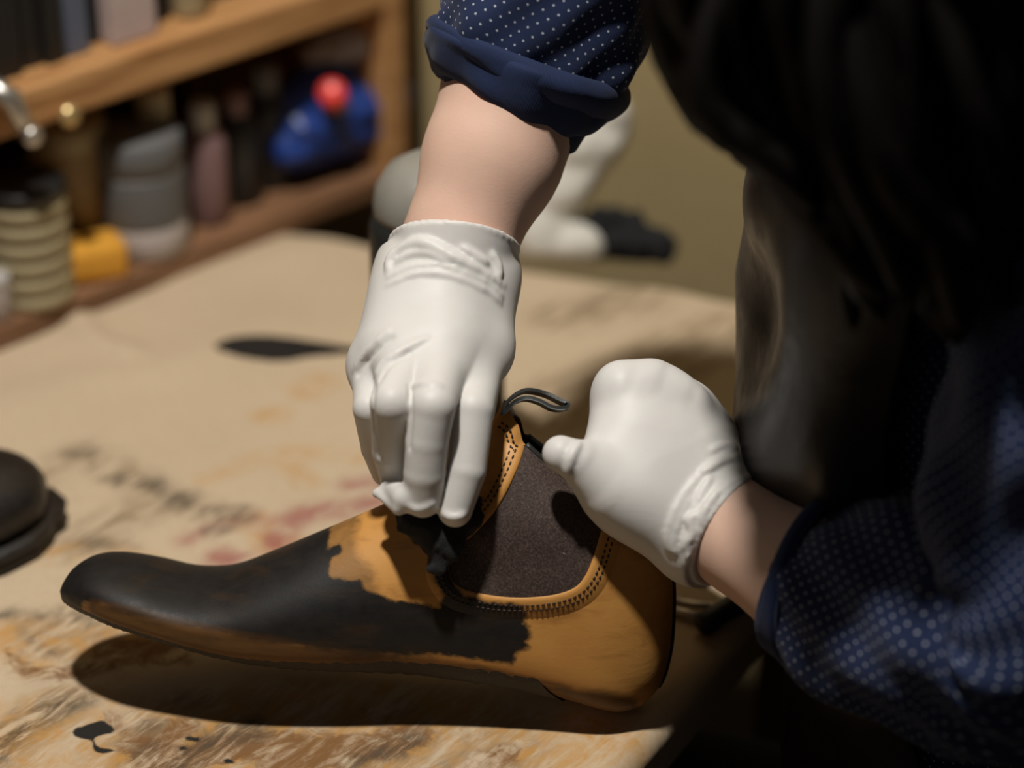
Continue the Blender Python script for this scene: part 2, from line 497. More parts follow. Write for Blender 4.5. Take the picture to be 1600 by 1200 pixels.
def wall_mat():
    t = NT('olive_plaster'); v = t.coord()
    n = t.noise(v, 3, 5); g = t.noise(t.stretch(v, (4, 4, 0.6)), 4, 4)
    c = t.mix(n, (0.36, 0.275, 0.130), (0.45, 0.35, 0.18))
    c = t.mix(t.ramp(g, 0.5, 0.8, 0, 0.5), c, (0.26, 0.185, 0.080))
    t.bump(t.noise(v, 60, 5), 0.2, 0.003)
    return t.out(c, 0.85)
M['wall'] = wall_mat()

# ------------------------------------------------------------------ room shell
def quad_slab(name, pts, z0, z1, mat):
    v = [(x, y, z1) for x, y in pts] + [(x, y, z0) for x, y in pts]; n = len(pts)
    f = [tuple(range(n)), tuple(reversed(range(n, 2 * n)))] + [(i, i + n, (i + 1) % n + n, (i + 1) % n) for i in range(n)]
    return mesh_obj(name, v, f, mat, smooth=False)
setp(quad_slab('floor', [(-2.4, -1.2), (2.2, -1.2), (2.2, 2.6), (-2.4, 2.6)], -0.05, 0.0, M['floor']), kind='structure')
BD = A3([0.9606, -0.278, 0]); BN = A3([0.278, 0.9606, 0])        # along and behind the far table edge
def along(s, t, z=0): return A3([-0.13, 1.49, 0]) + BD * s + BN * t + A3([0, 0, z])
wb = along(0.0, 0.16, 1.3)
wm = MB(); wm.box((0, 0, 0), (3.6, 0.06, 2.6)); wo = wm.build('wall_back', M['wall'], smooth=False)
wo.location = wb; wo.rotation_euler = (0, 0, math.atan2(BD[1], BD[0])); setp(wo, kind='structure')

# ------------------------------------------------------------------ work table
table = setp(empty('work_table', (0.0, 1.0, 0.0)), 'work table covered in dye-stained tan paper under the boots', 'table')
ti = parent_inv(table)
R0, R1 = A3([-0.13, 0.580]), A3([0.300, 1.3265]); BLc, L0 = A3([-0.62, 1.632]), A3([-0.95, 0.85])
def smooth01(x): x = np.clip(x, 0, 1); return x * x * (3 - 2 * x)
nu, nv = 420, 420
su, sv = np.meshgrid(np.linspace(0, 1, nu), np.linspace(0, 1, nv), indexing='ij')
# rows crowd towards the near right edge that the photo shows sharply
su = su ** 1.0; svv = sv ** 1.35
G = ((1 - su) * (1 - svv))[..., None] * R0 + (su * (1 - svv))[..., None] * R1 + (su * svv)[..., None] * BLc + ((1 - su) * svv)[..., None] * L0
XY = G.reshape(-1, 2)
def edge_dist(P, a, b):
    e = (b - a) / np.linalg.norm(b - a); n = np.array([-e[1], e[0]]); return (P - a) @ n
dist = np.minimum.reduce([edge_dist(XY, R0, R1), edge_dist(XY, R1, BLc), edge_dist(XY, BLc, L0), edge_dist(XY, L0, R0)])
RB = 0.014
zt = -RB + np.sqrt(np.maximum(RB ** 2 - np.maximum(RB - dist, 0) ** 2, 0))
P3 = np.column_stack([XY, np.zeros(len(XY))])
far = smooth01((XY[:, 1] - 1.05) / 0.15)
def g2(px, py): return ground(px, py)[:2]
crease = np.zeros(len(XY))
for (pix, r, hgt) in [([(120, 500), (150, 535), (200, 552)], 0.010, 0.006), ([(-20, 640), (150, 590), (300, 560), (420, 500)], 0.022, 0.003),
                      ([(820, 520), (960, 480), (1130, 430)], 0.02, 0.003), ([(880, 660), (1000, 590), (1130, 540)], 0.02, 0.0025), ([(300, 440), (420, 400), (540, 372)], 0.02, 0.003)]:
    d = sd_stroke(XY, [g2(*p) for p in catmull(pix, 8)], 0.0); crease += hgt * np.exp(-(d / r) ** 2)
zt = zt + crease * (dist > 0.01) + far * 0.0012 * hash_noise(P3, 14.0, 3) * (dist > 0.02)
def stains(items, rough=0.0, seed=1):
    d = np.full(len(XY), 0.08)
    for it in items:
        kind = it[0]
        if kind == 'p':
            lp_ = list(it[1]); lp_ = catmull(lp_[-1:] + lp_ + lp_[:2], 6 * (len(lp_) + 2) + 1)[6:-6]; q = sd_poly(XY, [g2(*p) for p in lp_])
        else: q = sd_stroke(XY, [g2(*p) for p in catmull(it[1], 12)], it[2])
        d = np.minimum(d, q)
    return np.clip(d, -0.08, 0.08)
S = 's'; Pn = 'p'
black_marks = stains([(Pn, [(118, 1140), (150, 1128), (160, 1126), (178, 1142), (150, 1152), (152, 1165), (178, 1172), (160, 1178), (145, 1172), (142, 1158), (120, 1150)]),
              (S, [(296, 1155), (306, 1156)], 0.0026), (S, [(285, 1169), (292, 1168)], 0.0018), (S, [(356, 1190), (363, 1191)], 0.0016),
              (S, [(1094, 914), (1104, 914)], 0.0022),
              (Pn, [(335, 545), (365, 533), (430, 528), (480, 533), (560, 542), (640, 548), (560, 552), (500, 557), (440, 566), (390, 562), (350, 555)])])  # last polygon: wide crisp-edged black oval on the paper behind the boot
dark = stains([(S, [(0, 1165), (60, 1120), (100, 1095)], 0.010), (S, [(0, 962), (60, 965), (140, 968)], 0.004), (S, [(30, 985), (80, 1020)], 0.003),
               (S, [(270, 1190), (330, 1160), (390, 1140)], 0.010), (S, [(190, 1210), (240, 1170)], 0.006), (S, [(215, 1125), (235, 1135)], 0.004),
               (S, [(560, 1190), (640, 1160)], 0.008), (S, [(240, 750), (270, 775), (290, 785)], 0.008), (S, [(320, 800), (380, 802)], 0.007), (S, [(130, 850), (200, 852)], 0.004),
               (S, [(110, 710), (140, 705)], 0.005), (S, [(150, 735), (180, 748)], 0.005), (S, [(320, 830), (345, 828)], 0.004)])
brown = stains([(S, [(10, 1020), (40, 1045), (100, 1052), (170, 1040)], 0.006), (Pn, [(165, 1115), (178, 1118), (200, 1145), (190, 1148), (172, 1132)]),
                (S, [(215, 1165), (260, 1145), (280, 1140)], 0.010), (S, [(240, 1185), (420, 1165), (560, 1170), (640, 1150)], 0.012), (S, [(760, 1190), (790, 1180)], 0.008),
                (Pn, [(160, 1000), (260, 1000), (300, 1035), (240, 1040), (150, 1035)]), (S, [(440, 1190), (520, 1180)], 0.012), (Pn, [(395, 1150), (470, 1150), (460, 1180), (410, 1175)])])
ochre = stains([(S, [(320, 748), (370, 730), (420, 712), (480, 705), (560, 715)], 0.006), (S, [(440, 712), (465, 735), (478, 752)], 0.008), (S, [(60, 868), (150, 860), (220, 880)], 0.010),
                (S, [(415, 650), (430, 648)], 0.009), (S, [(400, 815), (420, 850), (450, 850)], 0.010), (S, [(480, 610), (500, 600)], 0.012), (S, [(100, 1150), (300, 1190), (700, 1160), (950, 1200)], 0.04),
                (S, [(20, 990), (120, 1000), (260, 1010)], 0.016), (S, [(430, 1110), (650, 1120)], 0.03), (S, [(0, 1010), (60, 1040)], 0.01), (S, [(-300, 1080), (-60, 1120), (120, 1260)], 0.02), (S, [(300, 1290), (620, 1300)], 0.03)])
red = stains([(S, [(430, 850), (445, 820), (480, 800), (540, 795), (600, 780)], 0.010), (S, [(290, 845), (320, 828), (400, 810)], 0.005), (S, [(345, 872), (375, 876)], 0.010), (S, [(545, 755), (600, 750)], 0.006)])
smudge = stains([(S, [(110, 850), (180, 815), (250, 780)], 0.014), (S, [(70, 745), (130, 705), (200, 740), (270, 780), (350, 810)], 0.010), (S, [(0, 1180), (100, 1090)], 0.016), (S, [(100, 985), (160, 1010)], 0.020),
                 (S, [(860, 640), (960, 600), (1140, 520)], 0.03), (S, [(870, 500), (1000, 470)], 0.02), (S, [(180, 1010), (230, 990), (160, 1040)], 0.012), (S, [(300, 1180), (700, 1180)], 0.05), (S, [(-400, 1150), (-150, 1300), (100, 1330)], 0.03), (S, [(-300, 900), (-120, 980)], 0.025), (S, [(350, 1400), (700, 1330)], 0.03)])
idx = np.arange(nu * nv).reshape(nu, nv)
faces = np.stack([idx[:-1, :-1], idx[1:, :-1], idx[1:, 1:], idx[:-1, 1:]], -1).reshape(-1, 4)
V = np.column_stack([XY, zt + TZ])
# side skirt
per = np.concatenate([idx[:, 0], idx[-1, 1:], idx[-2::-1, -1], idx[0, -2:0:-1]])
low = V[per].copy(); low[:, 2] = TZ - 0.030
low2 = low.copy(); low2[:, 2] = TZ - 0.040; cen = XY.mean(0); low2[:, :2] += (cen - low2[:, :2]) * 0.012
nb = len(V); m = len(per); V = np.vstack([V, low, low2]); k = np.arange(m); k2 = (k + 1) % m
side = np.vstack([np.stack([per[k], nb + k, nb + k2, per[k2]], 1), np.stack([nb + k, nb + m + k, nb + m + k2, nb + k2], 1)])
fl = faces.tolist() + side.tolist() + [list(range(nb + m, nb + 2 * m))[::-1]]
pad = lambda a: np.concatenate([a, a[per], a[per]])
mesh_obj('table_top', V, fl, M['table'], table, attrs={'black_marks': pad(black_marks), 'dark': pad(dark), 'brown': pad(brown), 'ochre': pad(ochre), 'red': pad(red), 'smudge': pad(smudge)}, inv=ti)
for (x, y) in [(-0.08, 0.72), (0.20, 1.27), (-0.55, 1.55), (-0.82, 0.90)]:
    b = MB(); b.box((x, y, (TZ - 0.04) / 2), (0.06, 0.06, TZ - 0.04), 0.5, 0.004); b.build('leg', M['wood_leg'], table, smooth=False, inv=ti)

# ------------------------------------------------------------------ boots
def boot_loft(sec, nt=200, na=144):
    """sec rows: Fu,Fw,Bu,Bw,half width,n_top,n_bottom,mid -> ring points [nt,na,3] in (u,v,w); angle 0 is the front/top rail"""
    Q = catmull(sec, nt)
    th = np.linspace(0, 2 * np.pi, na, endpoint=False)
    c, s = np.cos(th), np.sin(th)
    R = np.zeros((nt, na, 3))
    for i, q in enumerate(Q):
        Fp, Bp = q[0:2], q[2:4]; a = max(q[4], 0.0005); mid = q[7]
        nn = np.where(c >= 0, q[5], q[6])
        x = np.sign(s) * np.abs(s) ** (2 / nn); y = np.sign(c) * np.abs(c) ** (2 / nn)
        cen = Bp + (Fp - Bp) * mid
        pos = cen[None] + np.where(y >= 0, y * (1 - mid), y * mid)[:, None] * (Fp - Bp)[None]
        R[i, :, 0] = pos[:, 0]; R[i, :, 1] = a * x; R[i, :, 2] = pos[:, 1]
    return R
def ring_faces(nt, na, cap0=True):
    i = np.arange(nt * na).reshape(nt, na); j = np.roll(i, -1, 1)
    f = np.stack([i[:-1], j[:-1], j[1:], i[1:]], -1).reshape(-1, 4).tolist()
    if cap0: f.append(i[0].tolist()[::-1])
    return f

PHI = math.radians(4)
boot = setp(empty('chelsea_boot', (0.0755, 0.944, TZ + 0.0085), math.pi - PHI), 'half-dyed tan leather ankle boot with brown elastic side, toe raised off the paper', 'boot')
boot.rotation_euler = (math.radians(14), 0, math.pi - PHI)      # tipped away from the camera, resting on the heel's far edge
bi = parent_inv(boot); bw_m = boot.matrix_world.copy()
SEC = [
 (0.2978, 0.0440, 0.2978, 0.0425, 0.0020, 2.0, 2.2, .46),
 (0.2955, 0.0490, 0.2945, 0.0405, 0.0100, 2.0, 2.3, .46),
 (0.2910, 0.0548, 0.2880, 0.0390, 0.0180, 2.0, 2.5, .46),
 (0.2820, 0.0598, 0.2780, 0.0370, 0.0255, 2.0, 2.8, .46),
 (0.2700, 0.0606, 0.2660, 0.0338, 0.0310, 2.0, 3.0, .46),
 (0.2540, 0.0580, 0.2500, 0.0305, 0.0345, 2.0, 3.2, .46),
 (0.2380, 0.0542, 0.2340, 0.0272, 0.0365, 2.0, 3.4, .46),
 (0.2250, 0.0540, 0.2210, 0.0242, 0.0380, 2.0, 3.4, .46),
 (0.2120, 0.0570, 0.2040, 0.0208, 0.0390, 2.0, 3.4, .46),
 (0.1930, 0.0660, 0.1810, 0.0178, 0.0390, 2.0, 3.4, .46),
 (0.1740, 0.0756, 0.1540, 0.0165, 0.0375, 2.0, 3.4, .46),
 (0.1550, 0.0852, 0.1240, 0.0146, 0.0350, 2.0, 3.0, .46),
 (0.1370, 0.0946, 0.0900, 0.0105, 0.0330, 2.0, 3.0, .46),
 (0.1260, 0.1025, 0.0550, 0.0041, 0.0318, 2.0, 3.0, .46),
 (0.1180, 0.1092, 0.0220, -.0040, 0.0310, 2.0, 3.0, .46),
 (0.1125, 0.1138, 0.0060, 0.0040, 0.0308, 2.1, 2.4, .48),
 (0.1080, 0.1182, 0.0000, 0.0220, 0.0298, 2.1, 2.2, .49),
 (0.1035, 0.1228, -.0012, 0.0450, 0.0275, 2.1, 2.2, .50),
 (0.0990, 0.1274, 0.0003, 0.0640, 0.0235, 2.1, 2.2, .50),
 (0.0935, 0.1325, 0.0080, 0.0780, 0.0180, 2.1, 2.2, .50),
 (0.0880, 0.1360, 0.0180, 0.0860, 0.0125, 2.1, 2.2, .50),
 (0.0820, 0.1378, 0.0280, 0.0925, 0.0078, 2.1, 2.2, .50)]
NT_, NA_ = 240, 176
RG = boot_loft(SEC, NT_, NA_)
# the front tab rises above the pinched shaft rim
_th = np.linspace(0, 2 * np.pi, NA_, endpoint=False)
for k in range(14):
    fr = (k / 13.0) ** 1.3
    RG[NT_ - 14 + k, :, 2] += fr * (0.0062 * smooth01((np.cos(_th) - 0.62) / 0.10) + 0.0040 * smooth01((np.cos(_th) - 0.70) / 0.28))
BV = RG.reshape(-1, 3); BF = ring_faces(NT_, NA_)
bw4 = np.array(bw_m); BVw = BV @ bw4[:3, :3].T + bw4[:3, 3]
bvh = BVHTree.FromPolygons([Vector(p) for p in BVw], [tuple(f) for f in BF], all_triangles=False)
binv = bi
def boot_uv(px, py):
    """(u,w) on the boot's near side under photo pixel (px,py)"""
    o, r = ray(px, py); h = bvh.ray_cast(o, r)
    if h[0] is None:
        n = bw_m.to_3x3() @ Vector((0, 1, 0)); c = bw_m @ Vector((0.1, 0.01, 0.05))
        t = (c - o).dot(n) / r.dot(n); p = o + r * t
    else: p = h[0]
    q = binv @ p; return (q.x, q.z)
def boot_skin(px, py):
    """(length, drop over the side) of the boot's near side under a photo pixel; off the boot counts as above it"""
    o, r = ray(px, py); h = bvh.ray_cast(o, r)
    if h[0] is None:
        n = bw_m.to_3x3() @ Vector((0, 1, 0)); c = bw_m @ Vector((0.1, 0.01, 0.05))
        q = binv @ (o + r * ((c - o).dot(n) / r.dot(n))); return (q.x, 0.15 if py < 930 else -0.08)
    q = binv @ h[0]; return (q.x, q.z - abs(q.y))
def skin_of(V):
    V = np.asarray(V); return np.column_stack([V[:, 0], V[:, 2] - np.abs(V[:, 1])])
bvh_l = BVHTree.FromPolygons([Vector(p) for p in BV], [tuple(f) for f in BF], all_triangles=False)
def on_side(u, w, lift=0.0, side=1):
    h = bvh_l.ray_cast(Vector((u, 0.2 * side, w)), Vector((0, -side, 0)))
    if h[0] is None or h[0].y * side < -0.001:
        q = bvh_l.find_nearest(Vector((u, 0.03 * side, w))); p, n = q[0], q[1]
    else: p, n = h[0], h[1]
    if n.y * side < 0: n = -n
    return np.array(p + n * lift), np.array(n)
def uvs_of(pix, n=None):
    P = catmull(pix, n) if n else pix
    return np.array([boot_skin(*p) for p in P])

dye_px = [(60, 930), (60, 700), (180, 700), (320, 700), (420, 700), (495, 700), (512, 858), (532, 850), (536, 862), (520, 872), (515, 900), (545, 908), (560, 905), (572, 922), (600, 932), (640, 940), (684, 948), (692, 925), (676, 905), (668, 880), (672, 860), (640, 845), (630, 800), (700, 780),
          (745, 800), (712, 840), (700, 880), (706, 910), (730, 935), (790, 945), (822, 950), (834, 958), (820, 972), (838, 985), (822, 1000), (833, 1008), (806, 1024), (800, 1036), (700, 1026), (600, 1024), (500, 1018), (400, 1002), (300, 980), (200, 958), (130, 940)]
wash_px = [(60, 960), (60, 700), (320, 700), (480, 700), (540, 700), (560, 860), (600, 935), (690, 955), (690, 1046), (500, 1042), (300, 1005), (150, 950)]
band_px = [(60, 930), (140, 934), (250, 958), (400, 990), (520, 1010), (700, 1028), (800, 1050), (900, 1078), (1000, 1090), (1060, 1060), (1040, 1150), (950, 1160), (800, 1160), (600, 1160), (400, 1160), (250, 1160), (90, 1000)]
UWv = skin_of(BV); DYE, WASH, BAND = uvs_of(dye_px), uvs_of(wash_px), uvs_of(band_px)
base_o = mesh_obj('upper', BV, BF, M['boot'], boot, attrs={'dye': np.clip(sd_poly(UWv, DYE), -.1, .1), 'wash': np.clip(sd_poly(UWv, WASH), -.1, .1), 'band': np.clip(sd_poly(UWv, BAND), -.1, .1)})
# lining inside the open shaft
LR = RG[150:].copy(); cl = LR.mean(1, keepdims=True); LR = cl + (LR - cl) * np.array([0.96, 0.80, 0.96])
LR[-1] = RG[-1] * 1.0
LV = LR.reshape(-1, 3); LF = [f[::-1] for f in ring_faces(len(LR), NA_, False)]
mesh_obj('lining', LV, LF, M['lining'], boot)

# elastic gore, its leather edge with two rows of stitching, on both sides
gore_px = [(815, 699), (803, 735), (778, 785), (742, 828), (712, 852), (699, 876), (700, 900), (716, 920), (752, 931), (800, 936), (858, 933), (896, 922), (916, 903), (930, 872), (940, 838), (945, 822)]
tab_px = [(787, 645), (800, 655), (811, 670), (816, 686)]
gl = np.array([boot_uv(*p) for p in catmull(gore_px, 90)])
rim = RG[-1, 1:NA_ // 2]; rim = rim[(rim[:, 0] > gl[-1][0]) & (rim[:, 0] < gl[0][0] - 0.0005)]; rim = rim[np.argsort(rim[:, 0])]
top_uv = np.vstack([gl[-1], rim[:, [0, 2]] + A3([0, -0.0007]), gl[0]])
gore_poly = np.vstack([gl, top_uv[1:-1]])
spx = catmull([(788, 652), (800, 661), (808, 674), (811, 690)] + gore_px, 160)      # stitch line: round the tab, then along the gore
sn = np.gradient(spx, axis=0); sn /= np.linalg.norm(sn, axis=1)[:, None]; sn = np.column_stack([-sn[:, 1], sn[:, 0]])
if sd_poly((spx + sn * 6)[[90]], np.array(gore_px))[0] < 0: sn = -sn
def gore_mesh(side):
    # triangulate with a fine inner grid
    st = 0.0016
    lo, hi = gore_poly.min(0), gore_poly.max(0)
    gx, gy = np.meshgrid(np.arange(lo[0], hi[0], st), np.arange(lo[1], hi[1], st), indexing='ij')
    gp = np.column_stack([gx.ravel(), gy.ravel()]); gp = gp[sd_poly(gp, gore_poly) < -st * 0.6]
    from mathutils.geometry import delaunay_2d_cdt
    allp = [Vector(p) for p in np.vstack([gore_poly, gp])]; nbp = len(gore_poly)
    vo, _, fo, *_r = delaunay_2d_cdt(allp, [(i, (i + 1) % nbp) for i in range(nbp)], [], 1, 1e-6)
    out = []
    for p in vo:
        wv = 0.0005 + 0.0006 * math.sin(p.y * 190 + 40 * p.x) * (1 if side > 0 else 1)
        out.append(on_side(p.x, p.y, 0.0008 + wv * 0.5, side)[0])
    return out, [list(f) for f in fo]
for side in (1, -1):
    gv, gf = gore_mesh(side)
    mesh_obj('elastic_gore', gv, gf, M['elastic'], boot)
    # raised leather edge: rounded inner lip that feathers out into the quarter
    d = np.gradient(gl, axis=0); d /= np.linalg.norm(d, axis=1)[:, None]; nrm = np.column_stack([-d[:, 1], d[:, 0]])
    if sd_poly((gl + nrm * 0.003)[[45]], gore_poly)[0] < 0: nrm = -nrm
    prof = [(-0.0012, 0.0004), (-0.0013, 0.0012), (-0.0006, 0.0019), (0.0010, 0.0021), (0.004, 0.0017), (0.008, 0.0008), (0.0115, -0.0006)]
    vv = []
    for i in range(len(gl)):
        for (o_, l_) in prof: vv.append(on_side(*(gl[i] + nrm[i] * o_), l_, side)[0])
    npf = len(prof); ff = []
    for i in range(len(gl) - 1):
        for j in range(npf - 1): ff.append((i * npf + j, i * npf + j + 1, (i + 1) * npf + j + 1, (i + 1) * npf + j))
    at_ = {'dye': np.clip(sd_poly(skin_of(vv), DYE), -.1, .1), 'wash': np.clip(sd_poly(skin_of(vv), WASH), -.1, .1), 'band': np.full(len(vv), .1)}
    mesh_obj('gore_edge', vv, ff, M['boot'], boot, attrs=at_)
    st = MB()
    for off, lf in ((9.0, 0.0017), (17.0, 0.0012)):
        row = np.array([boot_uv(*p) for p in spx + sn * off]); L = np.concatenate([[0], np.cumsum(np.linalg.norm(np.diff(row, axis=0), axis=1))])
        for s_ in np.arange(0.001, L[-1], 0.0025):
            a_, b_ = [on_side(np.interp(s_ + k, L, row[:, 0]), np.interp(s_ + k, L, row[:, 1]), lf if s_ > 0.012 else 0.0003, side)[0] for k in (-0.0007, 0.0007)]
            if np.linalg.norm(a_ - b_) > 0.003: continue
            st.tube([a_, (a_ + b_) / 2 + np.array([0, side * 0.0003, 0]), b_], [0.00045, 0.0006, 0.00045], 5)
    setp(st.build('gore_stitching', M['thread'], boot), kind='stuff')
    # binding along the top of the elastic
    bt = MB(); rp = rim * A3([1, side, 1]) + A3([0, side * 0.0004, 0.0002])
    bt.tube(rp[::2], 0.0017, 8); bt.build('top_binding', M['black_tape'], boot)

# pull loop: a flat woven tape looping back over the front tab
def ribbon(pts, half, thick, across):
    P = catmull(np.array(pts), 60); T = np.gradient(P, axis=0); T /= np.linalg.norm(T, axis=1)[:, None]
    ac = A3(across); v = []; f = []
    for i in range(len(P)):
        a = ac - T[i] * (ac @ T[i]); a /= np.linalg.norm(a); n = np.cross(T[i], a)
        for (x, y) in ((-1, -1), (1, -1), (1, 1), (-1, 1)): v.append(P[i] + a * half * x + n * thick * y)
    for i in range(len(P) - 1):
        for k in range(4): f.append((i * 4 + k, i * 4 + (k + 1) % 4, (i + 1) * 4 + (k + 1) % 4, (i + 1) * 4 + k))
    return v, f
D0 = 1.137
lp = [at(784, 648, D0), at(790, 632, D0), at(806, 617, D0), at(824, 611, D0 + .001), at(850, 616, D0 + .002), at(872, 626, D0 + .001), at(886, 634, D0), at(880, 639, D0 - .001), at(862, 638, D0 - .002), at(842, 628, D0 - .002), at(822, 623, D0 - .002), at(804, 629, D0 - .001), at(788, 645, D0)]
rv, rf = ribbon(lp, 0.0042, 0.0008, A3([0.12, -0.75, 0.65]))
loop = mesh_obj('pull_loop', rv, rf, M['black_tape'], boot, smooth=False, inv=bi)
e = MB(); view = A3(at(800, 640, 1) - np.array([0, 0, TZ + H])); Pl = catmull(np.array(lp), 60)
ed = A3([0.12, -0.75, 0.65]); ed /= np.linalg.norm(ed)
e.tube([p + ed * 0.0042 + A3([0, -.0003, -.0009]) for p in Pl[34:]], 0.0004, 6); e.build('loop_edge', M['edge_grey'], loop, inv=bi)

# raw sole edge under the feather line, with scraps of welt at the toe
sv_, sf_ = [], []
ks = np.linspace(6, 150, 90).astype(int); a0 = np.linspace(0.60 * np.pi, 1.40 * np.pi, 25)
for k in ks:
    Rr = RG[k]; cen = Rr.mean(0)
    for a in a0:
        p = Rr[int(round(a / (2 * np.pi) * NA_)) % NA_].copy()
        w = abs(a - np.pi) / (0.40 * np.pi)
        p[1] *= 0.985; p[2] -= 0.0018 * (1 - w ** 6) if w < 1 else 0
        p[2] += 0.0004 * math.sin(k * 1.7 + a * 9)
        sv_.append(p)
ii = np.arange(len(sv_)).reshape(len(ks), len(a0))
sf_ = np.stack([ii[:-1, :-1], ii[:-1, 1:], ii[1:, 1:], ii[1:, :-1]], -1).reshape(-1, 4)
mesh_obj('sole', sv_, sf_, M['sole'], boot)
rng = random.Random(4)
for (px, py) in [(192, 997), (198, 1001), (216, 1009), (222, 1011), (250, 1022), (270, 1027)]:
    o_, r_ = ray(px, py - 6); h_ = bvh.ray_cast(o_, r_)
    if h_[0] is None: continue
    q = np.array(bi @ h_[0]); b = MB(); jx = rng.uniform(-.0015, .0015)
    b.tube([q + np.array([0, -.001, 0.001]), q + np.array([jx, 0.0008, -0.0022]), q + np.array([jx * 2, 0.0006, -0.0042])], [0.0016, 0.0011, 0.0004], 6)
    b.build('welt_scrap', M['sole'], boot)
# back seam running up the heel
b = MB(); b.tube([RG[k, NA_ // 2] + np.array([-0.0004, 0, 0]) for k in range(172, 226, 2)], 0.0012, 6); b.build('back_seam', M['sole'], boot)

# second boot, finished and dark, toe entering the picture
tip = ground(90, 812, 0.0); ax = A3([0.93, 0.37, 0])
ang = math.atan2(ax[1], ax[0])
boot2 = setp(empty('ankle_boot', (tip[0] - ax[0] * 0.285, tip[1] - ax[1] * 0.285, TZ), ang), 'finished dark leather boot with rounded toe and stitched welt', 'boot')
SEC2 = [(.281, .030, .281, .018, .004, 2, 2, .5), (.276, .037, .277, .012, .018, 2, 2.5, .45), (.266, .043, .266, .011, .029, 2, 3, .42), (.248, .047, .248, .010, .038, 2.1, 3.5, .4), (.225, .051, .225, .010, .044, 2.1, 4, .4), (.195, .060, .190, .010, .047, 2.1, 4, .4),
        (.165, .076, .150, .012, .044, 2, 4, .4), (.140, .095, .105, .014, .039, 2, 3.6, .43), (.120, .112, .05, .014, .036, 2, 3, .46), (.110, .125, .010, .018, .035, 2, 2.5, .48), (.106, .140, 0, .05, .035, 2.1, 2.2, .5), (.103, .155, .002, .09, .036, 2.1, 2.2, .5), (.100, .172, .006, .13, .037, 2.1, 2.2, .5), (.098, .19, .008, .17, .038, 2.1, 2.2, .5)]
R2 = boot_loft(SEC2, 110, 72)
mesh_obj('upper', R2.reshape(-1, 3), ring_faces(110, 72), M['boot_dark'], boot2)
def outline(k):
    """plan outline of the foot, widened"""
    us = np.concatenate([np.linspace(0.02, 0.26, 22), np.linspace(0.265, 0.281, 8)])
    a = np.interp(us, [0, .02, .05, .1, .15, .19, .225, .25, .268, .278, .283], [.012, .026, .034, .035, .040, .047, .044, .038, .029, .018, .006]) + k
    P = [(u, w) for u, w in zip(us, a)] + [(0.2835 + k * 0.6, 0.009 + k * 0.6), (0.2850 + k, 0.0), (0.2835 + k * 0.6, -0.009 - k * 0.6)] + [(u, -w) for u, w in zip(us[::-1], a[::-1])] + [(0.004 - k, -0.018), (0.0 - k, 0), (0.004 - k, 0.018)]
    return P
def plate(name, k, z0, z1, mat, parent):
    O_ = outline(k); n = len(O_); rows = [(z0, -0.001), (z0 + 0.001, 0), (z1 - 0.0015, 0), (z1, -0.0015)]
    v = []
    for (z, o) in rows:
        for (u, w) in outline(k + o): v.append((u, w, z))
    f = []
    for r in range(len(rows) - 1):
        for i in range(n): f.append((r * n + i, (r + 1) * n + i, (r + 1) * n + (i + 1) % n, r * n + (i + 1) % n))
    f.append(tuple(range(n))); f.append(tuple(reversed(range((len(rows) - 1) * n, len(rows) * n))))
    return mesh_obj(name, v, f, mat, parent)
plate('outsole', 0.0045, 0.0, 0.008, M['sole'], boot2); plate('welt', 0.0065, 0.0083, 0.0135, M['boot_dark'], boot2)

# ------------------------------------------------------------------ person
person = setp(empty('person', (0.25, 0.95, 0.0)), 'person in dotted navy shirt, black leather apron and white gloves, dyeing the boot', 'person')
pi_ = parent_inv(person)
def J(px, py, d, r): return (at(px, py, d), r * d / F)
FD = A3([-0.94, 0.34, 0]); FD /= np.linalg.norm(FD); LD = A3([FD[1] * -1, FD[0], 0])      # facing, and the person's left
def Z(x, y, z): return A3([x, y, TZ + z])

o1 = -0.022     # depth of the wiping hand
H1 = dict(wl=J(655, 425, 1.190 + o1, 52), wr=J(748, 425, 1.190 + o1, 50),
          im=J(749, 552, 1.168 + o1, 40), mm=J(697, 545, 1.154 + o1, 42), rm=J(638, 556, 1.154 + o1, 40), pm=J(590, 574, 1.165 + o1, 37))
FING1 = [[H1['im'], J(738, 640, 1.134 + o1, 32), J(729, 735, 1.132 + o1, 29), J(711, 797, 1.134 + o1, 25)],
         [H1['mm'], J(676, 634, 1.117 + o1, 34), J(667, 690, 1.121 + o1, 31.5), J(663, 740, 1.126 + o1, 30.5), J(661, 779, 1.132 + o1, 28)],
         [H1['rm'], J(613, 630, 1.121 + o1, 33), J(612, 705, 1.142 + o1, 29), J(622, 752, 1.158 + o1, 25)],
         [H1['pm'], J(578, 638, 1.143 + o1, 25), J(588, 700, 1.168 + o1, 22), J(602, 738, 1.183 + o1, 20)],
         [J(735, 470, 1.205 + o1, 40), J(752, 570, 1.212 + o1, 33), J(735, 690, 1.195 + o1, 28), J(712, 775, 1.165 + o1, 24)]]
ARM1 = [J(702, 425, 1.166, 80), J(720, 370, 1.167, 82), J(768, 250, 1.172, 103), J(814, 125, 1.178, 114), J(862, -30, 1.176, 116), J(925, -260, 1.155, 100)]
o2 = 0.034      # depth of the steadying hand
H2 = dict(wl=J(1150, 785, 1.105 + o2, 50), wr=J(1100, 843, 1.098 + o2, 52))
H2.update(im=J(974, 618, 1.110 + o2, 38), mm=J(1022, 622, 1.118 + o2, 38), rm=J(1070, 646, 1.126 + o2, 37), pm=J(1106, 690, 1.132 + o2, 36))
